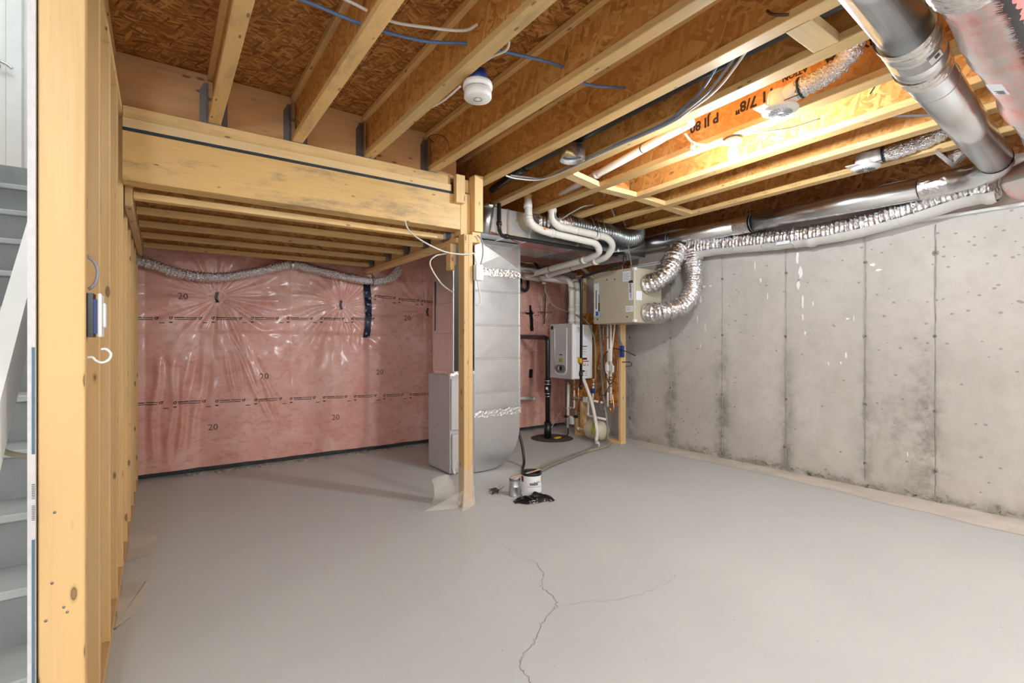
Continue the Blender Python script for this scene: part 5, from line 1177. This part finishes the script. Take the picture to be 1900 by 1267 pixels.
# =================================================================== CLUTTER ON THE FLOOR
pc_ = empty('paint_can', (2.46, 3.205, 0), 'large open paint can with white label beside the post', 'paint can')
CC = (2.46, 3.205, 0)
m = MB(); m.lathe([(.0001, .003), (.080, .003), (.083, .0), (.083, .006), (.0815, .010), (.0815, .180), (.084, .184), (.084, .190)], CC, 'Z', 40); m.build('body', M['pipe_steel'], pc_)
m = MB(); m.lathe([(.0838, .1902), (.0735, .1902), (.072, .183), (.072, .120), (.0001, .120)], CC, 'Z', 40); m.build('paint', M['black'], pc_)
m = MB(); m.lathe([(.0826, .170), (.0847, .1838), (.0848, .1912), (.080, .1914)], CC, 'Z', 40); m.build('rim_paint', M['iron'], pc_)
def wraplabel(z0, z1, a0, a1, r, mat, name):
    n = 18; vs = [(CC[0] + r * math.cos(a), CC[1] + r * math.sin(a), z) for z in (z0, z1) for a in np.linspace(a0, a1, n)]
    m = MB(); m.add(vs, [(k, k + 1, n + k + 1, n + k) for k in range(n - 1)], True); return m.build(name, mat, pc_)
wraplabel(.012, .170, 2.2, 6.6, .0822, M['cyan_label'], 'label')
wraplabel(.105, .165, 5.35, 5.75, .0826, M['magenta'], 'label_print'); wraplabel(.010, .018, 5.0, 5.7, .0826, M['magenta'], 'label_print'); wraplabel(.12, .162, 2.75, 3.2, .0826, M['magenta'], 'label_print')
wraplabel(.098, .118, 3.9, 4.75, .0826, M['ink_grey'], 'label_print'); wraplabel(.085, .088, 3.6, 5.2, .0826, M['ink_grey'], 'label_print'); wraplabel(.040, .052, 4.35, 4.5, .0826, M['lime'], 'label_print')
wraplabel(.026, .034, 5.2, 5.4, .0826, M['ink'], 'label_print')
m = MB()
for k in range(8): m.box(2.425 + .007 * k, 2.429 + .007 * k, 3.1225 - .0005, 3.1235, .118, .120 + .012 * rng.random())
m.build('label_picture', M['ink'], pc_, kind='stuff')
sc_ = empty('small_can', (2.34, 3.27, 0), 'small bare metal can left of the large paint can', 'can')
m = MB(); m.lathe([(.0001, .002), (.043, .002), (.046, .0), (.046, .006), (.0445, .010), (.0445, .075), (.0455, .077), (.0445, .079), (.0445, .142), (.046, .145), (.046, .150), (.040, .150), (.039, .143), (.0001, .142)], (2.34, 3.27, 0), 'Z', 36); m.build('body', M['steel'], sc_)
m = MB(); m.lathe([(.0449, .126), (.0452, .128), (.0452, .142), (.0449, .144)], (2.34, 3.27, 0), 'Z', 36); m.build('band', M['hanger'], sc_)
tag(MB().beam((2.275, 3.24, .158), (2.55, 3.20, .196), .020, .003).build('stir_stick', M['stick']), 'wooden stir stick laid across the two cans', 'stick')
br = empty('paint_brush', (2.31, 3.42, 0), 'pair of used brushes lying on the floor behind the small can', 'brush')
for k, (a, b) in enumerate((((2.23, 3.40, .018), (2.36, 3.47, .026)), ((2.24, 3.43, .020), (2.37, 3.52, .022)))):
    a, b = Vector(a), Vector(b); m = MB(); m.beam(a.lerp(b, .35), b, .022, .012); m.build('ferrule', M['chrome'], br)
    m = MB()
    for i in range(16):
        s_ = Vector((rng.normal() * .010, rng.normal() * .010, rng.normal() * .004)); m.beam(a.lerp(b, .36) + s_ * .6, a + s_ * 1.8, .004, .004)
    m.build('bristles', M['dirt'], br, kind='stuff')
# black plastic bag scrap
nx, ny = 46, 22; u = np.linspace(-1, 1, nx); w = np.linspace(-1, 1, ny); U, V_ = np.meshgrid(u, w)
wid = .075 * (1 - .45 * np.abs(U) ** 1.5) + .008 * np.sin(U * 9)
X = 2.385 + U * .165 * .93 + V_ * wid * .35; Y = 3.075 - U * .165 * .30 + V_ * wid * .9 + .012 * np.sin(U * 6)
hN = np.vectorize(lambda a, b: mnoise.noise(Vector((a * 1.8, b * 1.5, 3))))(U, V_); hF = np.vectorize(lambda a, b: abs(mnoise.noise(Vector((a * 3.2 + b, b * 1.6, 8)))))(U, V_)
Z = .004 + (.042 + .02 * hN + .022 * hF) * np.clip(1 - V_ ** 2, 0, 1) ** .7 * np.clip(1 - np.abs(U) ** 2.2, 0, 1) ** .7
tag(MB().grid(X, Y, np.maximum(Z, .002)).build('bin_bag', M['black_bag']), 'crumpled black plastic bag scrap in front of the cans', 'bag')

# clear poly bunched round the post foot
pw = empty('poly_wrap', (1.85, 3.28, 0), 'torn clear plastic wrapped and bunched around the foot of the post', 'plastic wrap')
m = MB(); ring_ = [(1.846, 3.335), (1.846, 3.234), (1.89, 3.230), (1.934, 3.234), (1.934, 3.335)]
vs = []; zt = [.34, .30, .27, .33, .30]
for (x, y), z in zip(ring_, zt): vs += [(x - (.012 if x < 1.87 else -.008), y - .008, .002), (x, y, z * .5), (x, y, z)]
m.add(vs, [(3 * i + j, 3 * i + 3 + j, 3 * i + 4 + j, 3 * i + 1 + j) for i in range(4) for j in range(2)]); m.build('wrap', M['clear_poly'], pw)
n1_, n2_ = 26, 16; U, V_ = np.meshgrid(np.linspace(0, 1, n1_), np.linspace(0, 1, n2_))
nz = np.vectorize(lambda a, b: mnoise.noise(Vector((a * 4, b * 4, 1))))(U, V_); nz2 = np.vectorize(lambda a, b: abs(mnoise.noise(Vector((a * 9, b * 8, 5)))))(U, V_)
X = 1.84 - .20 * U + .02 * nz; Y = 3.37 + .03 * U - .10 * np.sin(V_ * 2.6) * (.4 + .6 * U) + .03 * nz2; Z = .01 + V_ * (.235 - .10 * (U - .6) ** 2 - .09 * np.clip(.35 - U, 0, 1)) - .03 * nz2
MB().grid(X, Y, np.maximum(Z, .003)).build('bulge', M['clear_poly'], pw)
X = 1.86 - .24 * U * V_ - .06 * V_; Y = 3.26 - .015 * V_ + .10 * U * V_ - .02 * U; Z = .13 * (1 - V_) * (.4 + .6 * U) + .004 + .012 * nz2
MB().grid(X, Y, np.maximum(Z, .002)).build('flap', M['clear_poly'], pw)
X = 1.84 + .10 * U - .05 * V_; Y = 3.225 - .06 * V_ * (1 - U * .6); Z = .12 * (1 - V_) * (1 - .7 * U) + .004 + .008 * nz2
MB().grid(X, Y, np.maximum(Z, .002)).build('flap', M['clear_poly'], pw)
